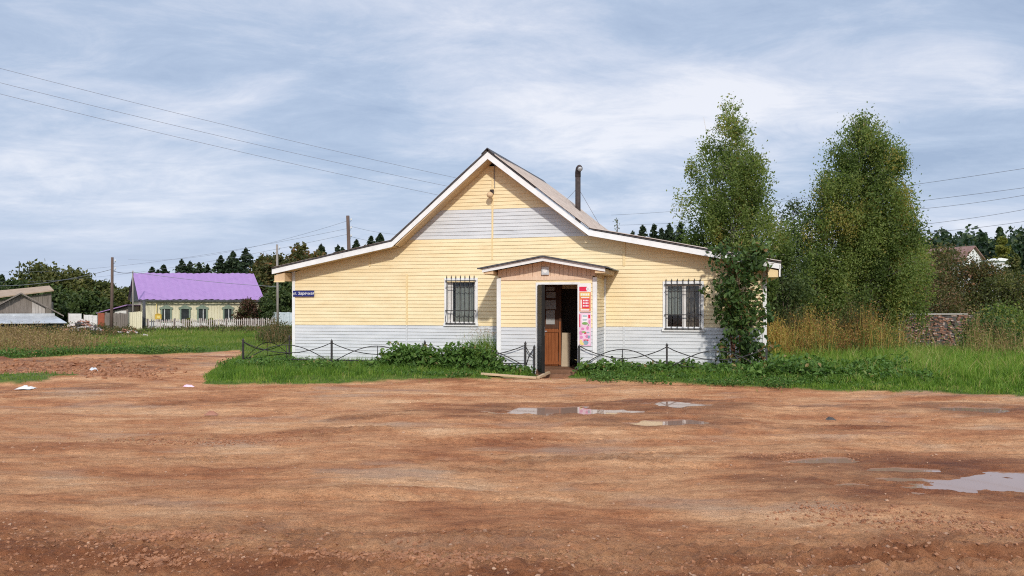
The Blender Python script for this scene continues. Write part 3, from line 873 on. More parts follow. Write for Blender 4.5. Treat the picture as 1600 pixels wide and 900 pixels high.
# gable panel
apx = .35
def ptop(u): return 2.69 - .085 * abs(u - apx) * 2.12
mb = MB(); n = 22
for i in range(n):
    a = PL + (PR - PL) * i / n; b = PL + (PR - PL) * (i + 1) / n - .006; y = PV - .012 - .006 * (i % 2)
    mb.prism([(a, 2.26), (b, 2.26), (b, ptop(b) - .08), (a, ptop(a) - .08)], y, PV + .04)
mb.build('porch_gable', PINKB, porch)
mb = MB(); mb.box(PL + .08, PR - .07, PV - .032, PV + .03, 2.175, 2.262); mb.build('gable_trim', PINKB, porch)
mb = MB(); n = 12
for i in range(n):
    a = PV + .05 + (1.3) * i / n; mb.box(PR - .03, PR + .012 + .004 * (i % 2), a, a + 1.3 / n - .006, 2.225, 2.36)
mb.build('side_board', SOFF, porch)
EL_, ER_, VF = (-1.08, 2.435), (1.76, 2.425), PV - .34
AP = (apx, 2.685)
for a, b in ((AP, EL_), (AP, ER_)):
    d = Vector((b[0] - a[0], 0, b[1] - a[1])); nn = Vector((-d.z, 0, d.x)).normalized(); nn = nn if nn.z > 0 else -nn
    mb = MB(); ex = d.normalized() * .10
    mb.prism([(a[0] + nn.x * .012, a[1] + nn.z * .012), (b[0] + ex.x + nn.x * .012, b[1] + ex.z + nn.z * .012), (b[0] + ex.x + nn.x * .03, b[1] + ex.z + nn.z * .03), (a[0] + nn.x * .03, a[1] + nn.z * .034)], VF - .05, -.03)
    mb.build('porch_roof', BLUEG if b is ER_ else DKEDGE, porch)
    mb = MB(); mb.prism([a, b, (b[0], b[1] - .085), (a[0], a[1] - .09)], VF, VF + .025); mb.build('porch_rake', WHT, porch)
    mb = MB(); mb.prism([(a[0], a[1] - .02), (b[0], b[1] - .02), (b[0], b[1] - .04), (a[0], a[1] - .04)], VF + .026, -.03); mb.build('porch_soffit', SOFF, porch)
    mb = MB(); mb.beam((a[0], VF - .045, a[1] + .02), (b[0] + ex.x, VF - .045, b[1] + ex.z + .02), .03, .03); mb.build('roof_edge', DKEDGE, porch)
mb = MB(); mb.box(PR + .03, ER_[0] - .005, VF + .03, -.04, 2.31, 2.385); mb.build('eave_box', SOFF, porch)
mb = MB(); mb.box(PL - .26, PL - .03, VF + .03, -.04, 2.31, 2.375); mb.build('eave_box', SOFF, porch)
# floor, threshold, inner things
mb = MB(); mb.box(D0 - .5, D1 + .02, PV + .02, 1.2, .02, .10); mb.build('porch_floor', DIRTW, porch)
mb = MB(); mb.box(D0 - .02, D1 + .05, PV - .10, PV + .015, .04, .13); mb.box(D0 + .02, D1 - .02, PV - .34, PV - .11, -.05, .045); mb.build('threshold', DIRTW, porch)
# inner wooden door against the back, standing ajar, with notices on it
mb = MB()
for i in range(4): mb.box(.06 + i * .085, .14 + i * .085, -.16, -.12, .12, 1.02)
mb.box(.05, .41, -.178, -.162, .15, .22); mb.box(.05, .41, -.178, -.162, .93, 1.0)
idr = mb.build('inner_door', WOODR, porch)
mb = MB(); mb.box(.05, .41, -.16, -.12, 1.025, 2.08); mb.build('door_panel', WOODD, idr)
mb = MB(); mb.box(.418, .475, -.20, -.06, .10, 2.1); mb.build('inner_jamb', WOODD, porch)
mb = MB(); mb.box(.425, .468, -.214, -.202, .14, 1.2); mb.build('jamb_strip', WOODR, porch)
for (a, b, c, d) in ((.075, .34, 1.50, 1.72), (.09, .31, 1.13, 1.47), (.10, .33, 1.78, 1.92), (.09, .30, 1.95, 2.05)):
    mb = MB(); mb.box(a, b, -.170, -.163, c, d); mb.build('notice', PAPER, idr)
# steel door swung outwards
dr = MB(); ang = math.radians(71); ca, sa_ = math.cos(ang), math.sin(ang)


def leaf_pt(r, t, z): return (D0 + .01 + r * ca + t * sa_, PV - .03 - r * sa_ + t * ca, z)


def dbox(mb, r0, r1, t0, t1, z0, z1):
    vs = [leaf_pt(r, t, z) for z in (z0, z1) for t in (t0, t1) for r in (r0, r1)]
    mb.add(vs, [(0, 2, 3, 1), (4, 5, 7, 6), (0, 1, 5, 4), (2, 6, 7, 3), (0, 4, 6, 2), (1, 3, 7, 5)])


dbox(dr, 0, .86, -.025, .025, .10, 2.05)
do = dr.build('steel_door', STEEL, porch)
mb = MB(); dbox(mb, .80, .865, .026, .045, .10, 2.05); dbox(mb, .0, .05, .026, .045, .10, 2.05); dbox(mb, .05, .80, .026, .045, .1, .16); dbox(mb, .05, .80, .026, .045, 1.99, 2.05); dbox(mb, .862, .872, -.02, .02, .12, 2.03); mb.build('door_rim', STEEL, do)
mb = MB(); mb.tube([leaf_pt(.76, .05, 1.02), leaf_pt(.76, .10, 1.02), leaf_pt(.66, .10, 1.02)], .010, 6); dbox(mb, .72, .79, .046, .056, .92, 1.12); mb.build('handle', GALV, do)
# cream board leaning inside
t = shop_thing('leaning_board', .57, -.12, .10, 'tall cream board leaning inside the dark doorway', 'board')
mb = MB(); mb.beam((0, -.05, 0), (0, .06, .82), .23, .025, (0, -1, 0)); mb.build('panel', CREAM, t)
mb = MB(); mb.beam((-.128, -.055, 0), (-.128, .055, .82), .02, .03, (0, -1, 0)); mb.build('edge_strip', PLANK, t)
# stove pipe
cp = MB(); cu, cv = .27, 3.4
cp.tube([(cu, cv, 3.6), (cu, cv, 5.30)], .078, 12)
ch = cp.build('chimney_pipe', RUST, shop)
mb = MB(); mb.tube([(cu, cv, 5.30), (cu, cv, 5.44), (cu + .02, cv - .03, 5.53), (cu + .06, cv - .12, 5.55), (cu + .09, cv - .20, 5.50)], .083, 12); mb.build('pipe_elbow', RUST, ch)
mb = MB(); mb.tube([(cu + .095, cv - .215, 5.495), (cu + .100, cv - .225, 5.485)], .070, 12); mb.build('pipe_mouth', GALV, ch)
for s_, e in ((1, (cu + .62, cv + .1, 3.9)), (-1, (cu - .42, cv + .3, 4.66))):
    mb = MB(); mb.tube([(cu, cv, 5.0), e], .006, 4); mb.build('guy_wire', WIRE, ch)
# a wire down the gable
mb = MB(); mb.tube([(-1.26, -.035, 5.12), (-1.265, -.035, 4.9), (-1.255, -.035, 4.55)], .008, 4); mb.build('wall_cable', WIRE, shop)

# things fixed to the front
t = shop_thing('gable_lamp', -1.33, -.03, 4.40, 'old brownish round lamp hanging high on the gable', 'lamp')
mb = MB(); mb.tube([(0, 0, .05), (0, -.16, .06), (0, -.18, .0)], .012, 6); mb.box(-.05, .05, -.02, .005, .0, .11); mb.build('bracket', RUST, t)
mb = MB(); mb.lathe((0, -.18, -.12), [(.01, 0), (.06, .01), (.085, .06), (.075, .11), (.03, .14), (.01, .15)], 12); mb.build('shade', SOFF, t)
t = shop_thing('wall_lamp', .35, PV - .03, 2.385, 'small square grey floodlight on the pink porch gable above the door', 'lamp')
mb = MB(); mb.box(-.085, .085, -.05, .0, -.09, .085); mb.build('housing', LAMPW, t)
mb = MB(); mb.lathe((0, 0, 0), [(.004, 0), (.05, 0)], 14); vs = [(x, -.054 - z, y) for x, y, z in mb.v]; q = MB(); q.add(vs, mb.f); q.build('lens', WHT, t)
mb = MB(); mb.box(-.075, .075, -.053, -.0505, -.078, -.055); mb.build('rim', GALV, t)
t = shop_thing('street_sign', -6.58, -.045, 1.915, 'blue street name plate with white lettering near the left wall corner', 'sign')
mb = MB(); mb.box(-.31, .31, -.012, .012, -.082, .075); mb.build('plate', SIGNB, t)


def text(body, size, mat, parent, loc, name='lettering', rotx=PI / 2, extr=.002):
    cu_ = bpy.data.curves.new(name, 'FONT'); cu_.body = body; cu_.size = size; cu_.extrude = extr; cu_.align_x = 'CENTER'; cu_.align_y = 'CENTER'; cu_.resolution_u = 3
    o_ = bpy.data.objects.new(name, cu_); COL.objects.link(o_)
    bpy.context.view_layer.update()
    me_ = bpy.data.meshes.new_from_object(o_.evaluated_get(bpy.context.evaluated_depsgraph_get()))
    bpy.data.objects.remove(o_); bpy.data.curves.remove(cu_)
    me_.materials.clear()
    r_ = link(me_, name, parent, mat, loc); r_.rotation_euler = (rotx, 0, 0)
    return r_


text('ул. Заречная', .105, SIGNW, t, (0, -.015, -.002))
# posters beside the door
t = shop_thing('orange_poster', 1.262, PV - .030, 1.74, 'red and orange poster with a yellow heading right of the open door', 'poster')
mb = MB(); mb.box(-.135, .135, -.004, .008, -.30, .355); mb.build('sheet', PWHT, t)
mb = MB(); mb.box(-.13, .05, -.007, -.0045, .17, .275); mb.build('red_block', PRED, t)
mb = MB(); mb.lathe((0, 0, 0), [(.002, 0), (.052, 0)], 16); q = MB(); q.add([(x + .078, -.0072, y + .225) for x, y, z in mb.v], mb.f); q.build('round_badge', PWHT, t)
mb = MB(); mb.box(.055, .10, -.0095, -.0078, .215, .235); mb.box(.062, .075, -.0095, -.0078, .19, .255); mb.build('badge_mark', GRY, t)
mb = MB(); mb.box(-.128, .130, -.007, -.0045, -.285, .155); mb.build('orange_field', PORG, t)
mb = MB(); mb.box(-.11, .115, -.0095, -.0072, .055, .14); mb.build('yellow_heading', PYEL, t)
mb = MB()
for k_ in range(5): mb.box(-.095 + k_ * .04, -.068 + k_ * .04, -.0115, -.0098, .075, .12)
mb.build('heading_letters', PWHT, t)
mb = MB(); mb.box(-.06, .10, -.0092, -.0072, -.205, .0); mb.build('red_panel', PRED, t)
mb = MB()
for r_ in range(3):
    for k_ in range(4): mb.box(-.042 + k_ * .033, -.020 + k_ * .033, -.0115, -.0095, -.055 - r_ * .06, -.02 - r_ * .06)
mb.box(-.10, -.075, -.0092, -.0072, -.22, -.02); mb.box(-.09, .10, -.0092, -.0072, .02, .04); mb.box(-.10, .10, -.0092, -.0072, -.265, -.235)
mb.build('white_lines', PWHT, t)
t = shop_thing('pink_poster', 1.262, PV - .030, 1.05, 'pink flowered poster with pictures of dishes below the orange one', 'poster')
mb = MB(); mb.box(-.135, .135, -.004, .008, -.375, .375); mb.build('sheet', PPINK, t)
mb = MB(); mb.box(-.065, .055, -.007, -.0045, .13, .335); mb.build('white_field', PWHT, t)
for q_ in ((-.13, -.105, .05, .34), (.075, .12, .25, .33), (-.02, .03, -.1, -.06), (-.03, .08, -.262, -.23)):
    mb = MB(); mb.box(q_[0], q_[1], -.0072, -.0045, q_[2], q_[3]); mb.build('red_mark', PRED, t)
def discs(lst, mat, nm, y=-.0065):
    q = MB()
    for i, (cx, cz, rx, rz) in enumerate(lst):
        n = 14; q = MB(); q.add([(cx + rx * math.cos(2 * PI * k_ / n), y - .0004 * i, cz + rz * math.sin(2 * PI * k_ / n)) for k_ in range(n)], [tuple(range(n))])
        q.build(nm, mat, t, fix=False)
discs([(-.09, -.08, .04, .05), (.06, .03, .03, .045), (-.05, .01, .035, .03), (.1, .17, .02, .05), (-.08, -.18, .035, .035), (.05, -.16, .04, .03)], PMAG, 'pink_blossoms')
discs([(.0, .135, .07, .03), (-.03, -.06, .05, .02), (.08, .1, .018, .018)], PGRN, 'green_leaves', -.0095)
discs([(.02, -.30, .06, .05), (.09, -.17, .03, .035), (.07, -.07, .035, .015)], PBLU, 'blue_dishes', -.0095)
discs([(-.09, -.29, .035, .06), (-.06, -.33, .035, .035)], PYEL, 'cream_dishes', -.0095)
for q_ in ((-.05, .05, .29, .315), (-.05, .05, .22, .232), (-.05, .035, .2, .21)):
    mb = MB(); mb.box(q_[0], q_[1], -.0098, -.0075, q_[2], q_[3]); mb.build('grey_line', PBLU, t)


# ---- garden fence of black iron
def rail(mb, pts, r=.011): mb.tube(pts, r, 5)


def fence_bay(a, b, v, full=True):
    mb = MB(); w = b - a; sg = MB()
    def P(t, z): return (a + w * t, v, z)
    rail(mb, [P(t, .68 - .27 * math.sin(PI * t) ** .85) for t in [i / 14 for i in range(15)]])
    rail(mb, [P(.04 + .92 * t, .24 + .37 * math.sin(PI * t)) for t in [i / 14 for i in range(15)]])
    rail(mb, [P(0, .25), P(1, .25)], .013)
    rail(mb, [P(.5, .25), P(.5, .62)], .010)
    return mb


def post(u, v, h=.76):
    mb = MB(); mb.box(u - .02, u + .02, v - .02, v + .02, -.1, h - .06); mb.lathe((u, v, h - .06), [(.028, 0), (.030, .02), (.012, .05), (.002, .075)], 8)
    return mb


fl = shop_thing('iron_fence', 0, 0, 0, 'low black iron garden fence with arched rails left of the shop door', 'fence')
V_ = -1.5
for u in (-7.46, -5.0, -2.57, -.11, .10): post(u, V_, .76 if u < 0 else .68).build('post', IRON, fl)
for a, b in ((-7.46, -5.0), (-5.0, -2.57), (-2.57, -.11)): fence_bay(a, b, V_).build('panel', IRON, fl)
mb = MB(); rail(mb, [(-.11, V_, .66), (-.02, V_, .5), (.10, V_, .42)]); rail(mb, [(-.10, V_, .2), (-.02, V_, .45), (.10, V_, .62)]); mb.build('panel', IRON, fl)
for v in (.75, 3.0): post(-7.46, v).build('post', IRON, fl)
for a, b in ((V_, .75), (.75, 3.0)):
    m0 = fence_bay(a, b, 0); m1 = MB(); m1.add([(-7.46, x, z) for x, y, z in m0.v], m0.f, True); m1.build('panel', IRON, fl)
fr_ = shop_thing('iron_fence', 0, 0, 0, 'low black iron garden fence with arched rails right of the shop door', 'fence')
for u, h in ((1.14, .70), (3.09, .76), (5.18, .68)): post(u, V_, h).build('post', IRON, fr_)
for a, b in ((1.14, 3.09), (3.09, 5.18)): fence_bay(a, b, V_).build('panel', IRON, fr_)

# planks edging the doorway path
t = empty('edging_plank', (0, 0, 0), 0, 'pale plank lying along the grass edge left of the doorway path', 'plank')
g0, g1 = (-.66, 17.05), (.52, 16.85)
t.location = (g0[0], g0[1], H(*g0) + .03)
mb = MB(); mb.beam((0, 0, .015), (g1[0] - g0[0], g1[1] - g0[1], H(*g1) - H(*g0) + .02), .10, .04); mb.build('board', PLANK, t)
t = empty('edging_plank', (.56, 16.92, H(.56, 16.92) + .03), 0, 'short pale plank running from the road to the steel door', 'plank')
mb = MB(); mb.beam((0, 0, .015), (.27, .85, .05), .06, .05); mb.build('board', PLANK, t)

# ================================================================== LEFT: the lilac-roofed house and yard
AL = math.radians(32)
HB = at(218, 478, 56.0)
house = empty('village_house', (HB[0], HB[1], 0), AL, 'low cream boarded village house with a bright lilac metal roof', 'house')
HL, HD = 8.47, 5.6


def hpt(px):                                 # where along the facade a picture column falls
    k = (px - 800) / F
    return (k * HB[1] - HB[0]) / (math.cos(AL) - k * math.sin(AL))


mb = MB(); n = 40
for i in range(n):
    a = .15 + (HL - .3) * i / n; mb.box(a, a + (HL - .3) / n - .012, .0 + .008 * (i % 2), .1, .0, 2.05)
mb.box(.16, HL - .16, .03, HD - .1, .0, 2.0)
mb.build('wall', CREAMW, house)
mb = MB(); mb.box(.15, HL - .15, -.02, .0, .0, .42); mb.build('foundation', WHT2, house)
mb = MB(); mb.box(hpt(352) - .55, hpt(352) - .4, -.03, .0, .0, 2.05); mb.build('wall_pillar', CREAMW, house)
rp0, rp1, rz0, rz1 = (-.12, -.35), (HL + .12, -.35), 4.0, 4.16
R0, R1 = (-.12, HD / 2, rz0), (HL + .12, HD / 2, rz1)
mb = MB()
for ye in (-.40, HD + .40):
    n = 60; vs = []
    for i in range(n + 1):
        t = i / n; x = -.12 + (HL + .24) * t; o = .028 * math.sin(t * n * PI / 1.5)
        for j in range(4):
            q = j / 3; vs.append((x, ye + (HD / 2 - ye) * q, 2.02 + .05 * t + (rz0 + (rz1 - rz0) * t - 2.02 - .05 * t) * q + o + .02 * math.sin(x * 3 + q * 5)))
    mb.add(vs, [(i * 4 + j, i * 4 + 4 + j, i * 4 + 5 + j, i * 4 + 1 + j) for i in range(n) for j in range(3)], True)
roof = mb.build('roof', PURP, house, fix=False)
mb = MB(); mb.box(-.12, HL + .12, -.42, -.38, 1.90, 2.01); mb.build('eave_board', DKEDGE, roof)
mb = MB(); mb.prism([(0, 0), (1, 0), (.5, 1)], 0, .05)
gv_ = MB(); gv_.add([(-.0 + .02, -.2, 1.9), (.02, HD + .2, 1.9), (.02, HD / 2, 3.92), (.06, -.2, 1.9), (.06, HD + .2, 1.9), (.06, HD / 2, 3.92)], [(0, 1, 2), (5, 4, 3), (0, 3, 4, 1), (1, 4, 5, 2), (2, 5, 3, 0)])
gv_.build('gable', DKEDGE, house)
for px in (259.5, 289, 316, 356, 383):
    c = hpt(px); w = .36
    f = MB(); f.box(c - w, c - w + .1, -.07, .0, .42, 1.42); f.box(c + w - .1, c + w, -.07, .0, .42, 1.42); f.box(c - w - .08, c + w + .08, -.09, .0, 1.36, 1.47)
    f.prism([(c - w - .05, 1.47), (c + w + .05, 1.47), (c + .2, 1.57), (c, 1.68), (c - .2, 1.57)], -.08, -.01); f.box(c - w - .04, c + w + .04, -.10, .0, .38, .44)
    fo = f.build('window', TEAL, house)
    g = MB(); g.box(c - w + .1, c + w - .1, -.02, -.006, .44, 1.36); g.build('pane', DKGLASS, fo)
    if px != 289:
        s_ = MB(); s_.box(c - .02 + (.06 if px > 300 else -.1), c + .02 + (.06 if px > 300 else -.1), -.04, -.021, .44, 1.36); s_.build('mullion', WHT, fo)
    s_ = MB(); s_.box(c - w - .02, c + w + .02, -.06, -.021, .0, .36); s_.build('apron_panel', WHT, fo)
t = empty('gas_box', (0, 0, 0), AL, 'small yellow gas box on the left end of the cream house wall', 'box')
t.location = (HB[0] + math.cos(AL) * 1.25, HB[1] + math.sin(AL) * 1.25 - .1, .62)
mb = MB(); mb.box(-.2, .2, -.14, .0, 0, .36); mb.prism([(-.23, .36), (.23, .36), (0, .43)], -.16, .0); mb.build('cabinet', mottled('yellow paint', (.60, .38, .05), (.66, .44, .08), 4), t)
mb = MB(); mb.box(-.10, .10, -.155, -.141, .10, .26); mb.build('cabinet_door', PYEL, t)
mb = MB(); mb.tube([(-.1, -.05, .40), (-.1, -.05, 1.1), (-.1, .05, 1.15)], .02, 6); mb.build('pipe', PYEL, t)

# white picket fence
pa, pb = at(231, 0, 51.5), at(429, 0, 57.0)
pf = empty('picket_fence', (pa[0], pa[1], H(pa[0], pa[1])), math.atan2(pb[1] - pa[1], pb[0] - pa[0]), 'weathered white picket fence along the lilac-roofed house', 'fence')
FL = math.hypot(pb[0] - pa[0], pb[1] - pa[1]); mb = MB(); n = 62
for i in range(n):
    x = FL * (i + .5) / n; h = .72 + random.uniform(-.05, .05); d = random.uniform(-.02, .02)
    mb.prism([(x - .035, 0), (x + .035, 0), (x + .035 + d, h - .06), (x + d, h), (x - .035 + d, h - .06)], -.03, -.008)
mb.build('pickets', mottled('flaking white pickets', (.36, .27, .24), (.68, .63, .60), 2.2, .8, 0, 10, (3, 3, .5)), pf)
for z in (.18, .52):
    mb = MB(); mb.box(0, FL, -.005, .03, z, z + .06); mb.build('rail', OLDW, pf)
for i in range(6):
    mb = MB(); x = FL * i / 5; mb.box(x - .05, x + .05, .031, .12, -.1, .75); mb.build('post', OLDW, pf)


def panel_thing(name, px0, px1, yt, yb, Y, mat, label, cat, planks=0, Y1=None, frame=None):
    a, b = at(px0, yb, Y), at(px1, yb, Y1 or Y)
    z0 = min(a[2], b[2]); h = at(px0, yt, Y)[2] - z0
    t_ = empty(name, (a[0], a[1], z0), math.atan2(b[1] - a[1], b[0] - a[0]), label, cat)
    L_ = math.hypot(b[0] - a[0], b[1] - a[1])
    q = MB()
    if planks:
        for i in range(planks):
            x0, x1 = L_ * i / planks, L_ * (i + 1) / planks - .012; j = random.uniform(-.04, .02)
            q.box(x0, x1, -.02 - .012 * (i % 2), .0, -.3, h + j)
    else: q.box(0, L_, -.03, 0, -.3, h)
    q.build('boards' if planks else 'sheet', mat, t_)
    for zr_ in (h * .72, h * .15):
        q = MB(); q.box(.02, L_ - .02, .001, .05, zr_, zr_ + .07); q.build('rail', frame or OLDW, t_)
    q = MB(); q.box(-.06, .03, .002, .09, -.3, h + .05); q.build('post', frame or OLDW, t_)
    return t_


panel_thing('board_gate', 201, 222.5, 487, 521, 49.5, CREAMW, 'tall cream board gate beside the dark post of the lilac-roofed house', 'gate', 7)
panel_thing('plank_fence', 166, 200.5, 489, 519, 50, OLDW, 'grey brown plank fence between the cream gate and the rusty red panel', 'fence', 12)
panel_thing('metal_panel', 153.5, 163.5, 489, 512, 50.5, REDP, 'rusty red upright panel beside the grey plank fence', 'panel')
panel_thing('tin_panel', 107.5, 127.5, 490, 514, 50, WHT2, 'leaning white sheet panel behind the rubble heap, nearest the metal-roofed shed', 'panel')
panel_thing('tin_panel', 131.5, 152.5, 492, 514, 50.8, WHT2, 'white sheet panel with dark gaps beside the rusty red panel', 'panel', 3)
panel_thing('blue_fence', 426, 462, 487.5, 512, 60, PALEB, 'pale blue sheet fence behind the left corner of the shop', 'fence', 8)
# lean-to with a lilac roof
a = at(156, 489, 55); b = at(199, 477, 55)
t = empty('lean_to', (a[0], a[1], 0), 0, 'small lean-to shed with a lilac sheet roof left of the village house', 'shed')
w_ = b[0] - a[0]
mb = MB(); mb.prism([(0.1, 0), (w_, 0), (w_, b[2] - .08), (.1, a[2] - .08)], .1, 2.2); mb.build('wall', OLDW, t)
mb = MB(); mb.prism([(-.1, a[2] - .03), (w_ + .1, b[2]), (w_ + .1, b[2] + .05), (-.1, a[2] + .02)], -.3, 2.5); mb.build('roof', PURP, t)
mb = MB(); mb.box(1.0, 1.8, .07, .098, .95, 1.25); mb.build('window', WHT2, t)


def pole(px, yt, yb, Y, r, mat, label, lean=0.0, name='utility_pole', arms=0, cat='pole'):
    p0 = at(px, yb, Y); zt = at(px, yt, Y)[2]; z0 = H(p0[0], p0[1])
    t_ = empty(name, (p0[0], p0[1], z0), 0, label, cat)
    hh = zt - z0
    q = MB(); q.tube([(0, 0, -.2), (lean * .5 + .01, 0, hh * .5), (lean, 0, hh)], r, 9, True, r * .78); q.build('shaft', mat, t_)
    for k_ in range(arms):
        q = MB(); z = hh - .35 - k_ * .45
        q.tube([(lean * .95, 0, z), (lean * .95 + .16, -.02, z), (lean * .95 + .18, -.02, z + .1)], .012, 5); q.build('bracket', IRON, t_)
        q = MB(); q.lathe((lean * .95 + .18, -.02, z + .09), [(.005, 0), (.04, .01), (.045, .05), (.025, .08), (.03, .11), (.004, .13)], 8); q.build('insulator', WHT2, t_)
    return t_, (p0[0] + lean, p0[1], zt)


p1, P1 = pole(174, 402, 519, 47, .095, POLE, 'dark brown wooden pole standing in front of the grey plank fence', .06, arms=2)
p2, P2 = pole(434, 382, 506, 52, .085, POLEG, 'slim grey brown utility pole beside the shop left eave', -.05, arms=1)
p3, P3 = pole(549, 337, 500, 44, .12, POLE, 'leaning dark utility pole rising behind the left wing roof', -.20, arms=3)
pole(225, 470, 517, 50.2, .11, DKEDGE, 'thick black post at the left corner of the lilac-roofed house', 0, 'gate_post', 0, 'post')
pole(207.5, 423, 512, 54.5, .055, POLEG, 'thin pale pole against the dark gable of the lilac-roofed house', 0, 'thin_pole')
tr_, _ = pole(30, 408, 500, 140, .10, STEEL, 'thin far mast standing above the spruces at the far left edge', 0, 'mast', 0, 'mast')


def wire(label, pts, r=.012, sag=.0, group=None, n=24):
    a, b = Vector(pts[0]), Vector(pts[-1]); q = MB()
    path = []
    for i in range(n + 1):
        t_ = i / n; p_ = a.lerp(b, t_); p_.z -= sag * 4 * t_ * (1 - t_); path.append(p_)
    q.tube(path, r, 4)
    c = path[0]
    return tag(q.build('power_line', WIRE, None, c, tuple(c)), label, 'wire', group)


for (y0, y1, x1), nm in zip(((105, 280, 712), (128, 294, 706), (145.5, 309, 698)), ('topmost', 'middle', 'lowest')):
    a = at(-60, y0 - 14, 24); b = at(x1 + 62, y1 + 11, 30)
    wire('%s of the three long wires crossing the sky left of the gable' % nm, (a, b), .0055, .12)
wire('thick sagging cable between the dark pole and the lilac-roofed house', (at(174, 422, 47), at(207, 425, 54.5)), .018, .12)
wire('thick sagging cable from the dark pole towards the left edge', (at(174, 421, 47), at(-30, 446, 60)), .014, .35)
wire('thin wire drooping across the front of the lilac roof', (at(207, 425, 54.5), at(434, 448, 52)), .014, .12)
for (x0, y0, x1, y1), nm in zip(((955, 336, 1640, 257), (960, 352, 1640, 288), (1230, 333, 1640, 298), (1220, 361, 1640, 320), (1215, 367, 1640, 340)),
                                ('topmost', 'second highest', 'third highest', 'second lowest', 'lowest')):
    wire('%s of the five thin wires running off to the right edge' % nm, (at(x0, y0, 44 if x0 < 1000 else 30), at(x1, y1, 25)), .0065, .25)
for (y0, y1), nm in zip(((393, 350), (412, 362), (428, 371)), ('upper', 'middle', 'lower')):
    wire('%s faint wire climbing from the left village to the leaning pole' % nm, (at(-20 if nm != 'upper' else 200, y0 + 12, 80), (P3[0], P3[1], at(545, y1 - 5, 44)[2])), .007, .8)
for k_, (dy, nm) in enumerate(((8, 'upper'), (24, 'lower'))):
    wire('%s faint wire from the leaning pole to behind the steep roof' % nm, ((P3[0] + .1, P3[1], at(545, 345 + dy, 44)[2]), at(690, 352 + dy, 60)), .007, .4)

# ---- old sheds
s1c = at(33, 457, 46)
t = empty('old_shed', (s1c[0], 46, 0), math.radians(31), 'grey plank shed with a low gable and a bright metal apron roof', 'shed')
sx = 46 / F * .86
wl, wr = (-75 - 33) * sx, (72 - 33) * sx
mb = MB(); n = 26
for i in range(n):
    a = wl + (wr - wl) * i / n; b_ = wl + (wr - wl) * (i + 1) / n - .012
    za = s1c[2] - .14 - abs(a) * .60; zb = s1c[2] - .14 - abs(b_) * .60
    mb.prism([(a, .6), (b_, .6), (b_, max(.62, zb)), (a, max(.62, za))], -.015 * (i % 2), .06)
mb.box(wl, wr, .3, 3.5, 0, .9)
mb.build('gable_wall', OLDW, t)
mb = MB()
for i in range(4):
    a = (50 - 33) * sx + i * .165; mb.prism([(a, 1.14), (a + .155, 1.14), (a + .155, s1c[2] - .19 - (a + .155) * .60), (a, s1c[2] - .19 - a * .60)], -.055, -.018)
mb.build('pale_boards', OLDW2, t)
mb = MB()
for sgn in (-1, 1):
    e = 2.15 if sgn > 0 else 4.0
    mb.prism([(0, s1c[2]), (sgn * e, s1c[2] - e * .62), (sgn * e, s1c[2] - e * .62 - .08), (0, s1c[2] - .09)], -.35, 3.6)
mb.build('roof', OLDW, t)
mb = MB(); mb.add([((-75 - 33) * sx, -.1, 1.14), ((86 - 33) * sx, -.1, 1.14), ((86 - 33) * sx, -.1, .98), ((-75 - 33) * sx, -.1, .98)], [(0, 1, 2, 3)])
mb.add([((-75 - 33) * sx, -.1, 1.02), ((86 - 33) * sx, -.1, 1.02), ((104 - 33) * sx, -1.5, .62), ((-80 - 33) * sx, -1.5, .62), ((-75 - 33) * sx, -.1, .99), ((86 - 33) * sx, -.1, .99), ((104 - 33) * sx, -1.5, .58), ((-80 - 33) * sx, -1.5, .58)],
       [(0, 1, 2, 3), (7, 6, 5, 4), (2, 3, 7, 6), (1, 2, 6, 5)])
mb.build('apron_roof', GALV, t, fix=False)
mb = MB(); mb.box(-2.6, 2.2, -1.2, -.2, 0, .56); mb.build('lower_wall', DKEDGE, t)
s2 = at(40, 462, 60)
t = empty('old_shed', (s2[0], 60, 0), math.radians(27), 'taller grey plank shed with a tan sloping roof behind the gabled shed', 'shed')
sx = 60 / F * .88
mb = MB(); n = 22
for i in range(n):
    a = (-70 + 150 * i / n - 40) * sx; b_ = (-70 + 150 * (i + 1) / n - 40) * sx - .012
    f = lambda u: 1.58 + (478 - 457 + (u / sx) * .14) / (F / 60) - .30
    mb.prism([(a, 0), (b_, 0), (b_, f(b_)), (a, f(a))], -.02 * (i % 2), .08)
mb.box((-70 - 40) * sx, (79 - 40) * sx, .1, 3, 0, 1.9)
mb.build('wall', OLDW, t)
mb = MB()
a, b_ = (-75 - 40) * sx, (84 - 40) * sx
za, zb = at(0, 470, 60)[2], at(0, 453, 60)[2]
zc_, zd_ = at(0, 462, 60)[2] + .05, at(0, 447.5, 60)[2] + .05
mb.add([(a, -.4, za - .2), (b_, -.4, zb), (b_ - .5, 3.2, zd_ + .10), (a, 3.2, zc_ + .02), (a, -.4, za - .28), (b_, -.4, zb - .08), (b_ - .5, 3.2, zd_ + .02), (a, 3.2, zc_ - .06)], [(0, 1, 2, 3), (7, 6, 5, 4), (0, 4, 5, 1), (1, 5, 6, 2), (2, 6, 7, 3), (3, 7, 4, 0)])
mb.build('roof', TANR, t)

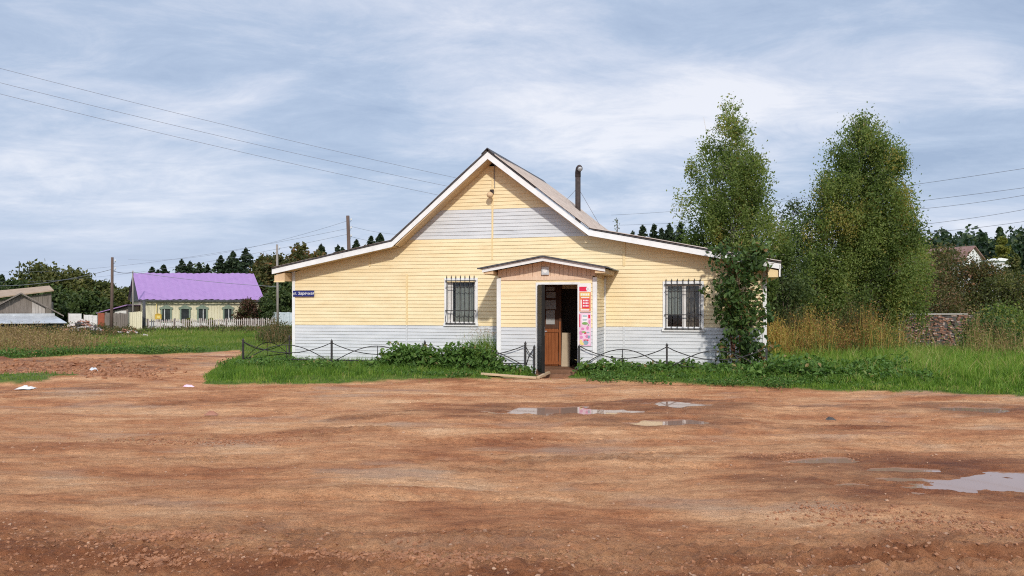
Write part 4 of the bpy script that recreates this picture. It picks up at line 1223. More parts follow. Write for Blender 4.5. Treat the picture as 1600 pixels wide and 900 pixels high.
# ---- rubble and litter
def rubble(name, cx, cy, rx, ry, h, n, mats, label, s0=.06, s1=.28):
    t_ = empty(name, (cx, cy, H(cx, cy)), 0, label, 'rubble')
    for mi, (mt, nm) in enumerate(mats):
        q = MB()
        for i in range(n):
            a = random.uniform(0, 2 * PI); r_ = random.random() ** .6; x, y = rx * r_ * math.cos(a), ry * r_ * math.sin(a)
            z = h * (1 - r_ ** 1.3) * random.uniform(.5, 1); s_ = random.uniform(s0, s1)
            d = Vector((random.gauss(0, 1), random.gauss(0, 1), random.gauss(0, .35))).normalized()
            c = Vector((x, y, z)); q.beam(c - d * s_, c + d * s_, s_ * random.uniform(.5, 1.2), s_ * random.uniform(.15, .6), (random.random(), random.random(), 1))
        o = q.build(nm, mt, t_); o['kind'] = 'stuff'
    return t_


c = at(130, 0, 43.5); rubble('rubble_heap', c[0], c[1], 1.0, .8, .85, 60, ((RUB1, 'pale_pieces'), (RUB2, 'brick_pieces'), (RUB3, 'dark_pieces')), 'large heap of pale and reddish rubble beside the metal-roofed shed')
c = at(196, 0, 42.5); rubble('rubble_heap', c[0], c[1], .8, .5, .28, 26, ((RUB1, 'pale_pieces'), (RUB2, 'brick_pieces')), 'low scatter of pale rubble in front of the cream board gate', .05, .18)
c = at(228, 0, 41); rubble('rubble_heap', c[0], c[1], .16, .16, .10, 5, ((RUB1, 'pale_pieces'),), 'small white lump lying on the grass beside the low rubble', .05, .12)


def litter(name, px, py, w, d, h, mat, label):
    Y = F * EYE / (py - HZ); x = xat(px, Y)
    q = MB(); n = 9; vs = []
    for i in range(n):
        for j in range(n):
            u, v = i / (n - 1) * 2 - 1, j / (n - 1) * 2 - 1; e = max(0, 1 - u * u * .9) * max(0, 1 - v * v * .9)
            vs.append((u * w / 2 * (1 + .25 * random.random()), v * d / 2 * (1 + .25 * random.random()), h * e * random.uniform(.3, 1.2)))
    q.add(vs, [(i * n + j, (i + 1) * n + j, (i + 1) * n + j + 1, i * n + j + 1) for i in range(n - 1) for j in range(n - 1)])
    return tag(q.build(name, mat, None, None, (x, Y, H(x, Y) + .012)), label, 'litter')


litter('plastic_bag', 41, 607, .26, .22, .06, WHT2, 'crumpled white bag on bare soil at the left edge')
litter('paper_scrap', 294, 603.5, .20, .10, .05, PPINK, 'pale pink paper scrap on the dirt left of the shop lawn')
litter('plastic_bag', 147, 582, .28, .25, .10, GRY, 'grey scrap half buried in the dug soil, nearer the middle')
litter('stone', 330, 648, .17, .12, .07, RUB2, 'reddish broken brick lying alone on the left of the dirt road')
litter('stone', 1298, 656, .12, .07, .045, RUB3, 'dark stick-like clod on the road left of the small right puddle')


def clods(name, label, spots, n, s0, s1, pw=3.0):
    sp = np.array(spots, float)[RNG.integers(0, len(spots), n)]
    px = sp[:, 0] + RNG.normal(size=n) * sp[:, 2]; py = np.clip(sp[:, 1] + RNG.normal(size=n) * sp[:, 3], HZ + 25, 960)
    Y = F * EYE / (py - HZ); X = (px - 800) / F * Y
    stones(name, X, Y, s0 + (s1 - s0) * RNG.random(n) ** pw, mottled(name, (.17, .07, .036), (.44, .215, .115), 12, .95, .3, 40), label, 'soil')


clods('soil_clods', 'dark lumps of churned soil in the dug patch left of the track', [(60, 578, 50, 5), (150, 580, 40, 5), (210, 583, 30, 4)], 2000, .01, .065)
clods('mud_clods', 'clods of dried mud thrown up along the tyre ruts in the foreground', [(260, 844, 50, 2.5), (260, 844, 50, 2.5), (560, 873, 90, 3), (560, 873, 90, 3), (240, 877, 40, 2.5), (690, 884, 60, 4), (500, 860, 300, 20), (250, 690, 70, 3), (420, 686, 60, 4), (1450, 815, 70, 6), (1320, 800, 60, 6), (1560, 830, 60, 5), (1250, 715, 40, 3), (1450, 870, 200, 15), (800, 880, 300, 10), (150, 860, 150, 15), (330, 690, 60, 3)], 13000, .003, .018, 4.5)

# ================================================================== VEGETATION
# --- the two birches
tree('birch_tree', 'slender birch rising behind the right end of the shop roof', 'tree', None, xat(1142, 26), 26, 8.15,
     [(.0, .7, .6), (.2, 1.4, 1.4), (.32, 1.7, 1.75), (.5, 1.75, 1.7), (.62, 1.6, 1.4), (.74, 1.35, 1.1), (.83, .95, .8), (.92, .5, .5), (1, .15, .15)],
     290, 230, .09, BIRCH_L, BIRCHB, (.26, .26, .34), 4, .10, (.48, .14, .28), 21, .7, .12, wisps=80, lobe=.36)
tree('birch_tree', 'broad dense birch standing alone right of the shop', 'tree', None, xat(1350, 28), 28, 8.2,
     [(.0, 2.0, .9), (.15, 2.5, 1.5), (.30, 2.45, 1.95), (.5, 2.1, 2.0), (.62, 1.85, 1.8), (.74, 1.6, 1.55), (.85, 1.25, 1.15), (.94, .75, .65), (1, .22, .2)],
     460, 270, .09, BIRCH_L, BIRCHB, (.28, .28, .36), 4, .085, (.44, .14, .29), 33, .8, .05, wisps=90, lobe=.32)
tree('leafy_tree', 'young dark tree filling the gap between the two birches', 'tree', None, xat(1240, 30), 30, 5.5,
     [(.0, 1.0, 1.0), (.4, 1.1, 1.1), (.7, .85, .8), (.9, .45, .4), (1, .1, .1)], 90, 130, .10, DARK_L, BARK, (.36, .36, .34), 1, .06, (.55, .2, .14), 44, .5, .05, wisps=14)
tree('bushy_tree', 'low bushy tree at the foot of the slender birch behind the roof', 'tree', None, xat(1088, 27), 27, 4.2,
     [(.0, .9, .8), (.5, .95, .8), (.8, .6, .5), (1, .1, .1)], 60, 120, .10, BIRCH_L, BARK, (.34, .34, .32), 2, .05, (.40, .2, .14), 45, .5, .1, wisps=8)
tree('bushy_tree', 'green bushy tree at the foot of the broad birch, left side', 'tree', None, xat(1285, 27), 27, 3.5,
     [(.0, 1.3, 1.2), (.5, 1.3, 1.2), (.8, .9, .8), (1, .2, .2)], 90, 130, .10, BIRCH_L, BARK, (.36, .36, .34), 3, .05, (.42, .2, .15), 46, .5, .03, wisps=12)
tree('bushy_tree', 'dark bushy tree close behind the right corner of the shop', 'tree', None, xat(1222, 25.5), 25.5, 3.3,
     [(.0, .9, .9), (.5, 1.0, .9), (.8, .7, .6), (1, .2, .2)], 60, 130, .10, DARK_L, BARK, (.34, .34, .32), 3, .05, (.5, .2, .15), 47, .5, .03, wisps=8)
# --- sapling against the right corner of the shop
mp = bw(4.72, -.75)
tree('maple_sapling', 'large-leaved maple sapling hiding the right corner of the shop', 'tree', None, mp[0], mp[1], 3.0,
     [(.0, .50, .62), (.2, .55, .62), (.45, .62, .62), (.6, .80, .60), (.78, .72, .58), (.92, .85, .62), (1, .3, .25)],
     120, 26, .13, MAPLE_L, REDBARK, (.17, .17, .17), 5, .03, (.48, .2, .18), 51, .3, .05, wisps=14)
mp = bw(4.05, -.65)
tree('maple_branch', 'thin leaning maple shoot with leaves in front of the right window', 'tree', None, bw(4.5, -.7)[0], bw(4.5, -.7)[1], 2.2,
     [(.0, .0, .0), (.3, .25, .0), (.5, .55, .0), (.6, .75, .0), (.8, .95, .0), (.95, .95, .0), (1, .7, .0)], 17, 17, .12, MAPLE_L, REDBARK, (.12, .12, .12), 1, .018, (.5, .2, .14), 52, .3, .3, shell=.3)
mp = bw(4.9, .35)
c = at(955, 365, 20.2)
tree('shrub_tip', 'thin leafy twig poking up behind the right wing roof', 'plant', None, bw(1.62, 1.6)[0], bw(1.62, 1.6)[1], .62, [(.0, .03, .03), (.5, .06, .06), (1, .03, .03)], 12, 7, .05, DARK_L, BARK, (.05, .05, .06), 1, .008, (.6, .2, .1), 53, .2, .1, z=3.25)

# --- brown-green hedge shrubs at the right
BR = [(1418, 400, 2.1, 36, BROWN_L, 'leftmost'), (1478, 388, 2.0, 38, BROWN_L, 'tallest'), (1535, 410, 1.9, 37, AUT_L, 'reddish'), (1580, 428, 2.0, 35, OLIVE_L, 'green')]
for i, (px, yt, r, Y, mt, wd) in enumerate(BR):
    tree('hedge_shrub', {'leftmost': 'brown green shrub between the broad birch and the tallest hedge shrub', 'tallest': 'tallest brown green shrub above the old brick wall', 'reddish': 'reddish brown shrub right of the tallest hedge shrub',
         'green': 'dull green shrub at the right picture edge above the dry weeds'}[wd], 'shrub', None, xat(px, Y), Y, at(px, yt, Y)[2], [(.0, r, r), (.4, r * 1.05, r * 1.05), (.75, r * .85, r * .85), (1, .3, .3)],
         120, 120, .115, mt, BARK, (.42, .42, .36), 4, .05, (.50, .24, .17), 60 + i, .2, .0, wisps=14)
for i, (px, yt, r, Y, mt, lb) in enumerate(((1345, 425, 1.6, 32, DARK_L, 'dark shrub under the broad birch, left of the brick wall'), (1400, 445, 1.3, 33, DARK_L, 'dark green shrub directly behind the left end of the brick wall'),
                                            (1460, 452, 1.7, 34, BROWN_L, 'low brownish shrub directly behind the middle of the brick wall'),
                                            (1548, 494, .70, 26, DARK_L, 'dark leafy bush covering the right end of the brick wall'), (1580, 486, .85, 25, BIRCH_L, 'bright green bush by the dry weeds at the right edge'),
                                            (1545, 505, .6, 24, MAPLE_L, 'small green bush between the two bushes at the right edge'))):
    tree('garden_bush', lb, 'shrub', None, xat(px, Y), Y, at(px, yt, Y)[2], [(.0, r, r), (.45, r * 1.05, r * 1.05), (.8, r * .75, r * .75), (1, .2, .2)], 70, 110, .095, mt, BARK, (.30, .30, .28), 3, .03, (.5, .22, .16), 80 + i, .2, .0, wisps=8)

# --- far trees: left
def far_tree(px, yt, wpx, Y, mt, label, group, seed, lump=.30, leaf=None, ncl=70, nl=75, name='leafy_tree'):
    h = at(px, yt, Y)[2]; r = wpx / 2 / F * Y; lf = leaf or .0052 * Y
    return tree(name, label, 'tree', group, xat(px, Y), Y, h, [(.0, r * .75, r * .75), (.25, r, r), (.55, r, r), (.8, r * .72, r * .72), (.95, r * .35, r * .35), (1, r * .1, r * .1)],
                ncl, nl, lf, mt, BARK, (r * lump, r * lump, r * lump * .8), 1, .02 * h, (.48, .2, .17), seed, .2, .04, wisps=10, limb=True)


far_tree(62, 417, 84, 78, OLIVE_L, 'broad round olive green tree behind the sheds', None, 101, .26, ncl=130)
far_tree(112, 424, 60, 80, OLIVE_L, 'olive tree between the round tree and the dark brown pole', None, 102)
far_tree(20, 440, 50, 72, DARK_L, 'dark tree behind the gabled shed at the left edge', None, 103)
far_tree(92, 448, 60, 68, DARK_L, 'dark low tree right behind the taller plank shed', None, 104)
far_tree(140, 452, 60, 66, DARK_L, 'dark bushy tree left of the dark brown pole', None, 105)
far_tree(182, 456, 46, 70, OLIVE_L, 'yellowish green tree just right of the dark brown pole', None, 106)
far_tree(158, 438, 56, 82, OLIVE_L, 'olive tree rising just left of the dark brown pole', None, 109, .28, ncl=90)
far_tree(198, 452, 50, 84, OLIVE_L, 'pale olive tree between the dark brown pole and the lilac-roofed house', None, 110, .28, ncl=80)
far_tree(-14, 436, 50, 84, DARK_L, 'dark tree cut by the left picture edge', None, 107)
far_tree(206, 470, 30, 74, DARK_L, 'dark tree hidden behind the gable of the lilac-roofed house', None, 108)
for i, (px, yt, wpx) in enumerate(((430, 392, 62), (468, 383, 60), (408, 404, 50), (498, 392, 50))):
    far_tree(px, yt, wpx, 70 + i, AUT_L, ('autumn-tinted tree behind the slim utility pole', 'tallest autumn-tinted tree above the left wing roof', 'autumn-tinted tree behind the right end of the lilac roof', 'autumn-tinted tree touching the left wing roof')[i], None, 120 + i, .27, ncl=90)
far_tree(310, 421, 60, 100, DARK_L, 'rounded dark tree rising a little above the middle of the lilac roof', None, 128, .28, ncl=80)
far_tree(368, 410, 56, 98, DARK_L, 'rounded dark tree among the spruces above the right half of the lilac roof', None, 129, .28, ncl=80)
far_tree(385, 430, 46, 68, DARK_L, 'dark tree directly behind the right end of the lilac house', None, 130)
far_tree(440, 440, 60, 66, DARK_L, 'dark tree seen under the left eave of the shop', None, 131)
SG = 'spruces behind the lilac-roofed house'
k_ = 0
for px, yt, wpx, Y in ((238, 417, 13, 95), (256, 414, 14, 95), (247, 421, 14, 97), (284, 405, 15, 95), (297, 408, 15, 96), (311, 410, 15, 95), (324, 413, 14, 98), (345, 399, 17, 92), (364, 392, 19, 92), (384, 387, 20, 92)):
    h = at(px, yt, Y)[2]
    spruce('dark spruce with its top showing above the lilac roof', SG, xat(px, Y), Y, h, h * .80, 140 + k_, None, 4600, .34); k_ += 1
for px, yt, wpx, Y, lb in ((502, 381, 20, 80, 'dark spruce just left of the leaning pole'), (528, 383, 11, 90, 'small spruce touching the left wing roof by the leaning pole'), (557, 374, 11, 85, 'spruce top right of the leaning pole'),
                           (535, 386, 12, 88, 'small dark spruce top at the foot of the leaning pole'), (580, 368, 9, 90, 'tiny spruce top just above the left wing roof'), (594, 364, 9, 90, 'spruce top beside the roof kink'),
                           (3, 428, 20, 110, 'dark spruce at the far left edge'), (24, 436, 18, 110, 'dark spruce between the far mast and the round olive tree'), (122, 419, 17, 90, 'dark spruce left of the dark brown pole'), (137, 428, 14, 92, 'slim spruce beside the taller one left of the brown pole')):
    spruce(lb, None, xat(px, Y), Y, at(px, yt, Y)[2], at(px, yt, Y)[2] * .66, 160 + k_, None, 4600, .34); k_ += 1
SG2 = 'spruces behind the right wing roof'
for px, yt, wpx, Y in ((988, 361, 12, 62), (1004, 352, 16, 60), (1022, 350, 18, 58), (1034, 356, 15, 60), (1046, 350, 17, 58), (1064, 346, 20, 60)):
    spruce('dark spruce rising above the right wing roof', SG2, xat(px, Y), Y, at(px, yt, Y)[2], at(px, yt, Y)[2] * .55, 190 + k_, None, 4600, .24); k_ += 1
spruce('big dark spruce cut by the right picture edge', None, xat(1606, 48), 48, at(1606, 352, 48)[2], 1.0, 220, None, 2600, .24)
# shrubs by the lilac house
far_tree(388, 468, 36, 59.0, RED_L, 'burgundy shrub in front of the right end of the lilac-roofed house', None, 230, .28, .16, 60, 80, 'garden_shrub')
far_tree(414, 466, 30, 60.0, DARK_L, 'dark green shrub between the burgundy shrub and the pale blue fence', None, 231, .28, .16, 60, 80, 'garden_shrub')
far_tree(292, 497, 14, 55, YEL_L, 'small yellow flowering bush behind the picket fence', None, 232, .3, .12, 20, 40, 'garden_shrub')
far_tree(330, 498, 14, 55, YEL_L, 'yellow green bush behind the picket fence near the fourth window', None, 233, .3, .12, 20, 40, 'garden_shrub')

# --- far hill with its forest, house and trees
HF = []
for i in range(430):
    Y = RNG.uniform(150, 330); px = RNG.uniform(1330, 1780); HF.append((xat(px, Y), Y))
    
P, T = [], []
for (x, y) in HF:
    z = H(x, y); hh = RNG.uniform(7, 12.5); r = hh * RNG.uniform(.18, .30); n = 110
    q = rand_dirs(n); q *= (RNG.random((n, 1)) ** .4); con = RNG.random() < .5
    pz = (q[:, 2] * .5 + .5)
    rr = r * ((1 - pz) * 1.5 + .1 if con else 1.0)
    P.append(np.stack([x + q[:, 0] * rr, y + q[:, 1] * rr, z + hh * (.12 + .88 * pz)], 1)); T.append(np.clip(.4 + .15 * RNG.normal() + .2 * RNG.normal(size=n), 0, 1))
HILLF = leafy('hill forest leaves', [(0, (.016, .034, .016)), (.6, (.034, .062, .024)), (1, (.085, .11, .035))], .15)
o = leaves('forest', np.concatenate(P), 1.25, np.concatenate(T), HILLF, None, .5, .2, .8)
tag(o, 'dark mixed forest covering the far hill at the right', 'forest', None, 'stuff')
yb_ = 105.0
c = at(1520, 405, yb_)
t = empty('hill_house', (c[0], yb_, H(c[0], yb_)), math.radians(25), 'small white gabled house with a brown roof far behind the shrubs', 'house')
zr = at(1520, 384, yb_)[2] - H(c[0], yb_); ze = at(1520, 402, yb_)[2] - H(c[0], yb_)
mb = MB(); mb.prism([(-1.7, 0), (1.7, 0), (1.7, ze), (0, zr - .15), (-1.7, ze)], 0, 6.5); mb.build('wall', WHT, t)
for sgn in (-1, 1):
    mb = MB(); mb.prism([(0, zr), (sgn * 2.15, ze - .25), (sgn * 2.15, ze - .4), (0, zr - .16)], -.35, 6.9); mb.build('roof_slope', mottled('brown sheet roof', (.20, .11, .09), (.28, .17, .14), 2), t)
mb = MB(); mb.box(-.5, .5, -.06, -.01, 1.0, ze - .6); mb.build('window', DKGLASS, t)
c = at(1562, 410, 112)
t = empty('pale_shed', (c[0], 112, H(c[0], 112)), 0, 'low pale roofed shed right of the far white house', 'shed')
zr = at(1562, 403, 112)[2] - H(c[0], 112)
mb = MB(); mb.box(-1.6, 1.6, 0, 3, 0, zr - .35); mb.build('wall', GRY, t)
mb = MB(); mb.prism([(-1.8, zr - .45), (1.8, zr - .45), (1.8, zr - .3), (0, zr), (-1.8, zr - .3)], -.3, 3.3); mb.build('roof', WHT, t)
far_tree(1566, 379, 26, 125, YEL_L, 'yellow crowned tree on the far hill right of the white house', None, 240, .3, .6, 40, 50)
far_tree(1585, 392, 30, 95, OLIVE_L, 'olive tree in front of the pale roofed shed', None, 241, .3, .45, 40, 60)
far_tree(1470, 385, 60, 90, BROWN_L, 'brownish tree left of the far white house', None, 242, .3, .4, 60, 70)
far_tree(1420, 385, 60, 92, DARK_L, 'dark tree at the foot of the far hill beside the broad birch', None, 243, .3, .4, 60, 70)

# --- old brick wall at the right
wa, wb = at(1403, 545, 29.6), at(1522, 545, 30.4)
t = empty('brick_wall', (wa[0], wa[1], H(wa[0], wa[1])), math.atan2(wb[1] - wa[1], wb[0] - wa[0]), 'rough stack of old reddish brown bricks in the grass at the right', 'wall')
WLn = math.hypot(wb[0] - wa[0], wb[1] - wa[1]); BH = at(1450, 492, 30)[2] - H(wa[0], wa[1])
groups_ = {'brick_courses': (MB(), BRK), 'pale_bricks': (MB(), mottled('pale brick', (.34, .24, .20), (.50, .38, .32), 8, .9)), 'dark_bricks': (MB(), mottled('dark brick', (.05, .032, .028), (.11, .07, .055), 8, .9))}
nr = int(BH / .055)
for r_ in range(nr):
    x = random.uniform(-.1, .05)
    while x < WLn:
        w_ = random.choice((.07, .10, .13, .17)); q = random.random()
        mb = groups_['brick_courses' if q < .62 else 'pale_bricks' if q < .82 else 'dark_bricks'][0]
        y = random.uniform(-.07, .04); j = random.uniform(-.010, .010)
        mb.box(x, x + w_ - .014, y, .32, r_ * .055 + j, r_ * .055 + .042 + j); x += w_
for nm, (mb, mt) in groups_.items(): o = mb.build(nm, mt, t); o['kind'] = 'stuff'
mb = MB(); mb.box(0, WLn, .0, .30, -.2, BH - .02); mb.build('core', RUB3, t)
mb = MB(); mb.box(-.02, WLn * .9, -.06, .34, BH + .01, BH + .05); mb.build('top_boards', OLDW2, t)
pole(1404, 487, 546, 29.6, .045, WHT2, 'thin white post at the left end of the old brick wall', .03, 'white_post', 0, 'post')

# ================================================================== GRASSES
def scatter(n, x0, x1, y0, y1, fn=None):
    x = RNG.uniform(x0, x1, n); y = RNG.uniform(y0, y1, n)
    k = (grass_mask(x, y) > RNG.uniform(.25, 1.0, n))
    if fn is not None: k &= fn(x, y)
    x, y = x[k], y[k]
    return np.stack([x, y, height(x, y, False) - .01], 1)


def shop_uv(x, y): return (x - OX) * UX + (y - OY) * UY, (x - OX) * VX + (y - OY) * VY


def outside(x, y):
    u, v = shop_uv(x, y)
    return ~((u > -6.95) & (u < 5.3) & (v > -.03) & (v < 5.2)) & ~((u > -.85) & (u < 1.55) & (v > -1.46) & (v <= 0)) & ~((u > .1) & (u < 1.2) & (v > -2.6) & (v < 0))


P = scatter(150000, -8, 9.5, 13.4, 21.5, outside)
u, v = shop_uv(P[:, 0], P[:, 1]); P = P[(v < .3)]; u, v = shop_uv(P[:, 0], P[:, 1])
e = np.interp(P[:, 0], EDGE[:, 0], EDGE[:, 1]); dd = P[:, 1] - e
hg = (.05 + .13 * ss(0, 1.3, dd) + .10 * np.clip(fbm(P[:, 0] * 2.6, P[:, 1] * 2.6, 3, 12), -.6, 1)) * RNG.uniform(.5, 1.3, len(P)); hg = np.maximum(hg, .03)
blades('front_lawn', P, hg, RNG.uniform(.006, .013, len(P)), .42 + .22 * RNG.normal(size=len(P)) + .38 * fbm(P[:, 0] * 2.2, P[:, 1] * 2.2, 3, 19) + .12 * ss(.8, 0, dd), GRASS_L, 'short bright green grass strip in front of the shop', lean=.5)
n_ = 9000; x = RNG.uniform(-16, 11, n_); y = RNG.uniform(13, 27, n_); g_ = grass_mask(x, y); e = np.interp(x, EDGE[:, 0], EDGE[:, 1])
k = (g_ < .6) & (y - e > -.75 + .5 * perlin(x * 1.7, y * 1.7, 15)) & (y - e < .5) & (perlin(x * 2.2, y * 2.2, 16) > .05) & outside(x, y) & (RNG.random(n_) < .7)
x, y = x[k], y[k]; P = np.stack([x, y, height(x, y, False) - .01], 1)
blades('verge_tufts', P, RNG.uniform(.02, .08, len(P)), RNG.uniform(.006, .012, len(P)), .6 + .25 * RNG.normal(size=len(P)), GRASS_L, 'sparse trampled grass blades thinning out into the dirt', lean=.7)
P = scatter(110000, 5.2, 16, 12.0, 25, lambda x, y: (shop_uv(x, y)[0] > 5.3))
e = np.interp(P[:, 0], EDGE[:, 0], EDGE[:, 1]); dd = P[:, 1] - e
tu = fbm(P[:, 0] * 3.2, P[:, 1] * 3.2, 2, 28); hg = (.06 + .22 * ss(0, 2.2, dd)) * RNG.uniform(.5, 1.3, len(P)) * np.clip(1 + .9 * tu, .35, 1.9)
blades('side_meadow', P, hg, RNG.uniform(.009, .020, len(P)), .55 + .22 * RNG.normal(size=len(P)) + .3 * tu + .3 * fbm(P[:, 0] * .8, P[:, 1] * .8, 2, 29), GRASS_L, 'taller bright green meadow grass right of the shop', lean=.5)
P = scatter(120000, -34, -6.6, 16, 46, outside)
hg = (.07 + .05 * ss(22, 34, P[:, 1])) * RNG.uniform(.5, 1.4, len(P))
blades('field_grass', P, hg, RNG.uniform(.012, .024, len(P)), (.46 + .18 * RNG.normal(size=len(P))) + .52 * fbm(P[:, 0] * .35, P[:, 1] * .28, 3, 39) - .10 * ss(28, 24, P[:, 1]) + .15 * fbm(P[:, 0] * 1.5, P[:, 1] * 1.5, 2, 40), LAWN_L, 'patchy green and yellowing grass of the field left of the shop', lean=.6)
P = scatter(60000, -34, 34, 42, 62, lambda x, y: np.abs(x) > 8)
blades('distant_grass', P, RNG.uniform(.10, .26, len(P)), RNG.uniform(.03, .05, len(P)), .45 + .2 * RNG.normal(size=len(P)) + .35 * fbm(P[:, 0] * .2, P[:, 1] * .2, 3, 49), LAWN_L, 'grass growing around the far sheds and the lilac-roofed house', lean=.5)


def weeds(name, spots, n, hmin, hmax, mat, label, head=True):
    ps = []
    for (px, py, sx_, sy_, wt) in spots:
        if py < 100:
            m_ = int(n * wt); Y = RNG.normal(size=m_) * sy_ + py; ps.append(np.stack([(RNG.normal(size=m_) * sx_ + px - 800) / F * Y, Y], 1)); continue
        m_ = int(n * wt); X = RNG.normal(size=m_) * sx_ + px; Yp = RNG.normal(size=m_) * sy_ + py
        Y = F * EYE / np.maximum(12, Yp - HZ); ps.append(np.stack([(X - 800) / F * Y, Y], 1))
    p = np.concatenate(ps); k = (grass_mask(p[:, 0], p[:, 1]) > .3) & outside(p[:, 0], p[:, 1]); p = p[k]; z = height(p[:, 0], p[:, 1], False)
    P = np.stack([p[:, 0], p[:, 1], z - .02], 1); hg = RNG.uniform(hmin, hmax, len(P)) * (.45 + 1.0 * np.clip(fbm(p[:, 0] * 1.1, p[:, 1] * 1.1, 3, 61) + .4, 0, 1))
    tb = np.clip(.42 + .24 * RNG.normal(size=len(P)) + .35 * fbm(p[:, 0] * .8, p[:, 1] * .8, 2, 62), 0, 1)
    o_ = blades(name, P, hg, .006 + .0004 * P[:, 1], tb, mat, label, 'weeds', .30)
    if head:                                  # seed heads and stem leaves, in the same tuft
        m_ = 5; q = np.repeat(P, m_, 0); hh = np.repeat(hg, m_); q = q + RNG.normal(size=q.shape) * .05; q[:, 2] = np.repeat(P[:, 2], m_) + hh * RNG.uniform(.35, 1.0, len(hh))
        l_ = leaves('seed_heads', q, .0021 * np.repeat(P[:, 1], m_) + .012, np.clip(np.repeat(tb, m_) + .1 * RNG.normal(size=len(q)), 0, 1), mat, o_, .3, .4, .5)
        l_['kind'] = 'stuff'
    return o_


weeds('dry_weeds', [(25, 548, 40, 5, .4), (60, 538, 40, 4, .35), (110, 545, 25, 5, .12), (10, 532, 40, 5, .3)], 3200, .15, .62, DRY_L, 'tall dry brown weeds in the field at the left edge')
weeds('brown_weeds', [(60, 522, 60, 2.5, .6), (100, 518, 40, 2, .3), (20, 520, 40, 2, .3)], 2000, .2, .5, AUT_L, 'brown green weeds along the foot of the metal-roofed shed')
weeds('yard_weeds', [(160, 523, 30, 2, .4), (330, 517, 70, 1.5, .4), (400, 519, 30, 1.5, .3), (180, 520, 25, 2, .3)], 1500, .12, .34, BROWN_L, 'mixed weeds along the picket fence and plank fence')
weeds('reddish_weeds', [(436, 36, 14, 2.5, 1.0)], 900, .35, .85, BROWN_L, 'tall reddish weeds beside the left corner of the shop')
weeds('golden_weeds', [(1255, 22.6, 28, .5, .4), (1320, 23.2, 40, .5, .4), (1375, 24, 16, .5, .12), (1222, 22, 14, .5, .3)], 3000, .45, 1.25, GOLD_L, 'tall golden and rusty weeds right of the shop below the birches')
weeds('edge_weeds', [(1565, 22.5, 30, .6, .6), (1530, 23.5, 10, .5, .15)], 900, .4, 1.15, DRY_L, 'dry stalks mixed with green at the right picture edge')
weeds('weed_row', [(1290, 24.2, 60, .4, 1)], 1300, .9, 1.45, BROWN_L, 'dark tall weeds under the birches behind the golden weeds')
weeds('green_tall_weeds', [(1260, 22.4, 40, .5, .5), (1340, 23.2, 40, .5, .5), (1560, 22.6, 40, .5, .4)], 1500, .4, 1.0, BIRCH_L, 'tall green weeds mixed in among the golden weeds')
# green weeds at the front of the left field
P = scatter(9000, -16, -9, 21, 27); e = np.interp(P[:, 0], EDGE[:, 0], EDGE[:, 1]); P = P[(P[:, 1] - e < 1.6)]
q = np.repeat(P, 4, 0) + RNG.normal(size=(len(P) * 4, 3)) * .09; q[:, 2] = np.abs(q[:, 2]) + .05
tag(leaves('green_weeds', q, .075, np.clip(.5 + .25 * RNG.normal(size=len(q)), 0, 1), WEED_L, None, .8, 0, .5), 'low green weeds along the front edge of the left field', 'weeds', None, 'stuff')

# broad leaved weeds by the fence
def weed_patch(name, label, u0, u1, v0, v1, n, h, size, mat, dens=None, kind='stuff'):
    uu = RNG.uniform(u0, u1, n); vv = RNG.uniform(v0, v1, n)
    x = OX + UX * uu + VX * vv; y = OY + UY * uu + VY * vv
    k = (fbm(x * .9, y * 1.1, 2, 73) > RNG.uniform(-.5, .35, n)) & outside(x, y)
    x, y = x[k], y[k]; z = height(x, y, False); n = len(x); m_ = 13
    hh = h * RNG.uniform(.45, 1.15, n) * (1 + .5 * np.clip(fbm(x * .8, y * .8, 2, 74), -.6, .8))
    P = np.repeat(np.stack([x, y, z], 1), m_, 0); f = np.tile(np.linspace(.25, 1, m_), n); hr = np.repeat(hh, m_)
    P[:, :2] += RNG.normal(size=(len(P), 2)) * .09; P[:, 2] += f * hr
    o = leaves(name, P, size * (1.15 - .4 * f) * RNG.uniform(.7, 1.3, len(P)), np.clip(.48 + .22 * RNG.normal(size=len(P)) + .1 * f, 0, 1), mat, None, 1.1, .25, .55, big=True)
    return tag(o, label, 'weeds', None, kind)


weed_patch('broad_weeds', 'broad-leaved green weeds along the iron fence left of the porch', -4.4, .0, -1.95, -1.2, 520, .30, .12, WEED_L)
weed_patch('nettle_clump', 'dense dark nettle clump heaped over the fence between window and porch', -3.6, -.75, -2.1, -.8, 900, .55, .13, WEED_L)
weed_patch('low_weeds', 'low broad leaves at the left end of the front lawn', -7.4, -3.6, -2.6, -1.0, 620, .20, .09, WEED_L)
weed_patch('broad_weeds', 'broad-leaved green weeds along the iron fence right of the porch', 1.3, 5.2, -2.1, -.9, 900, .28, .125, WEED_L)
weed_patch('corner_weeds', 'lush low weeds at the right corner of the shop near the meadow', 4.9, 8.2, -2.4, -.2, 700, .34, .12, WEED_L)
weed_patch('clover_patch', 'small low leaves of clover and plantain in the front lawn edge', -6.6, -.9, -3.2, -1.9, 1300, .10, .055, WEED_L)
weed_patch('clover_patch', 'small low leaves of clover and plantain in the lawn right of the doorway path', 1.6, 7.5, -3.2, -1.9, 1300, .10, .055, WEED_L)
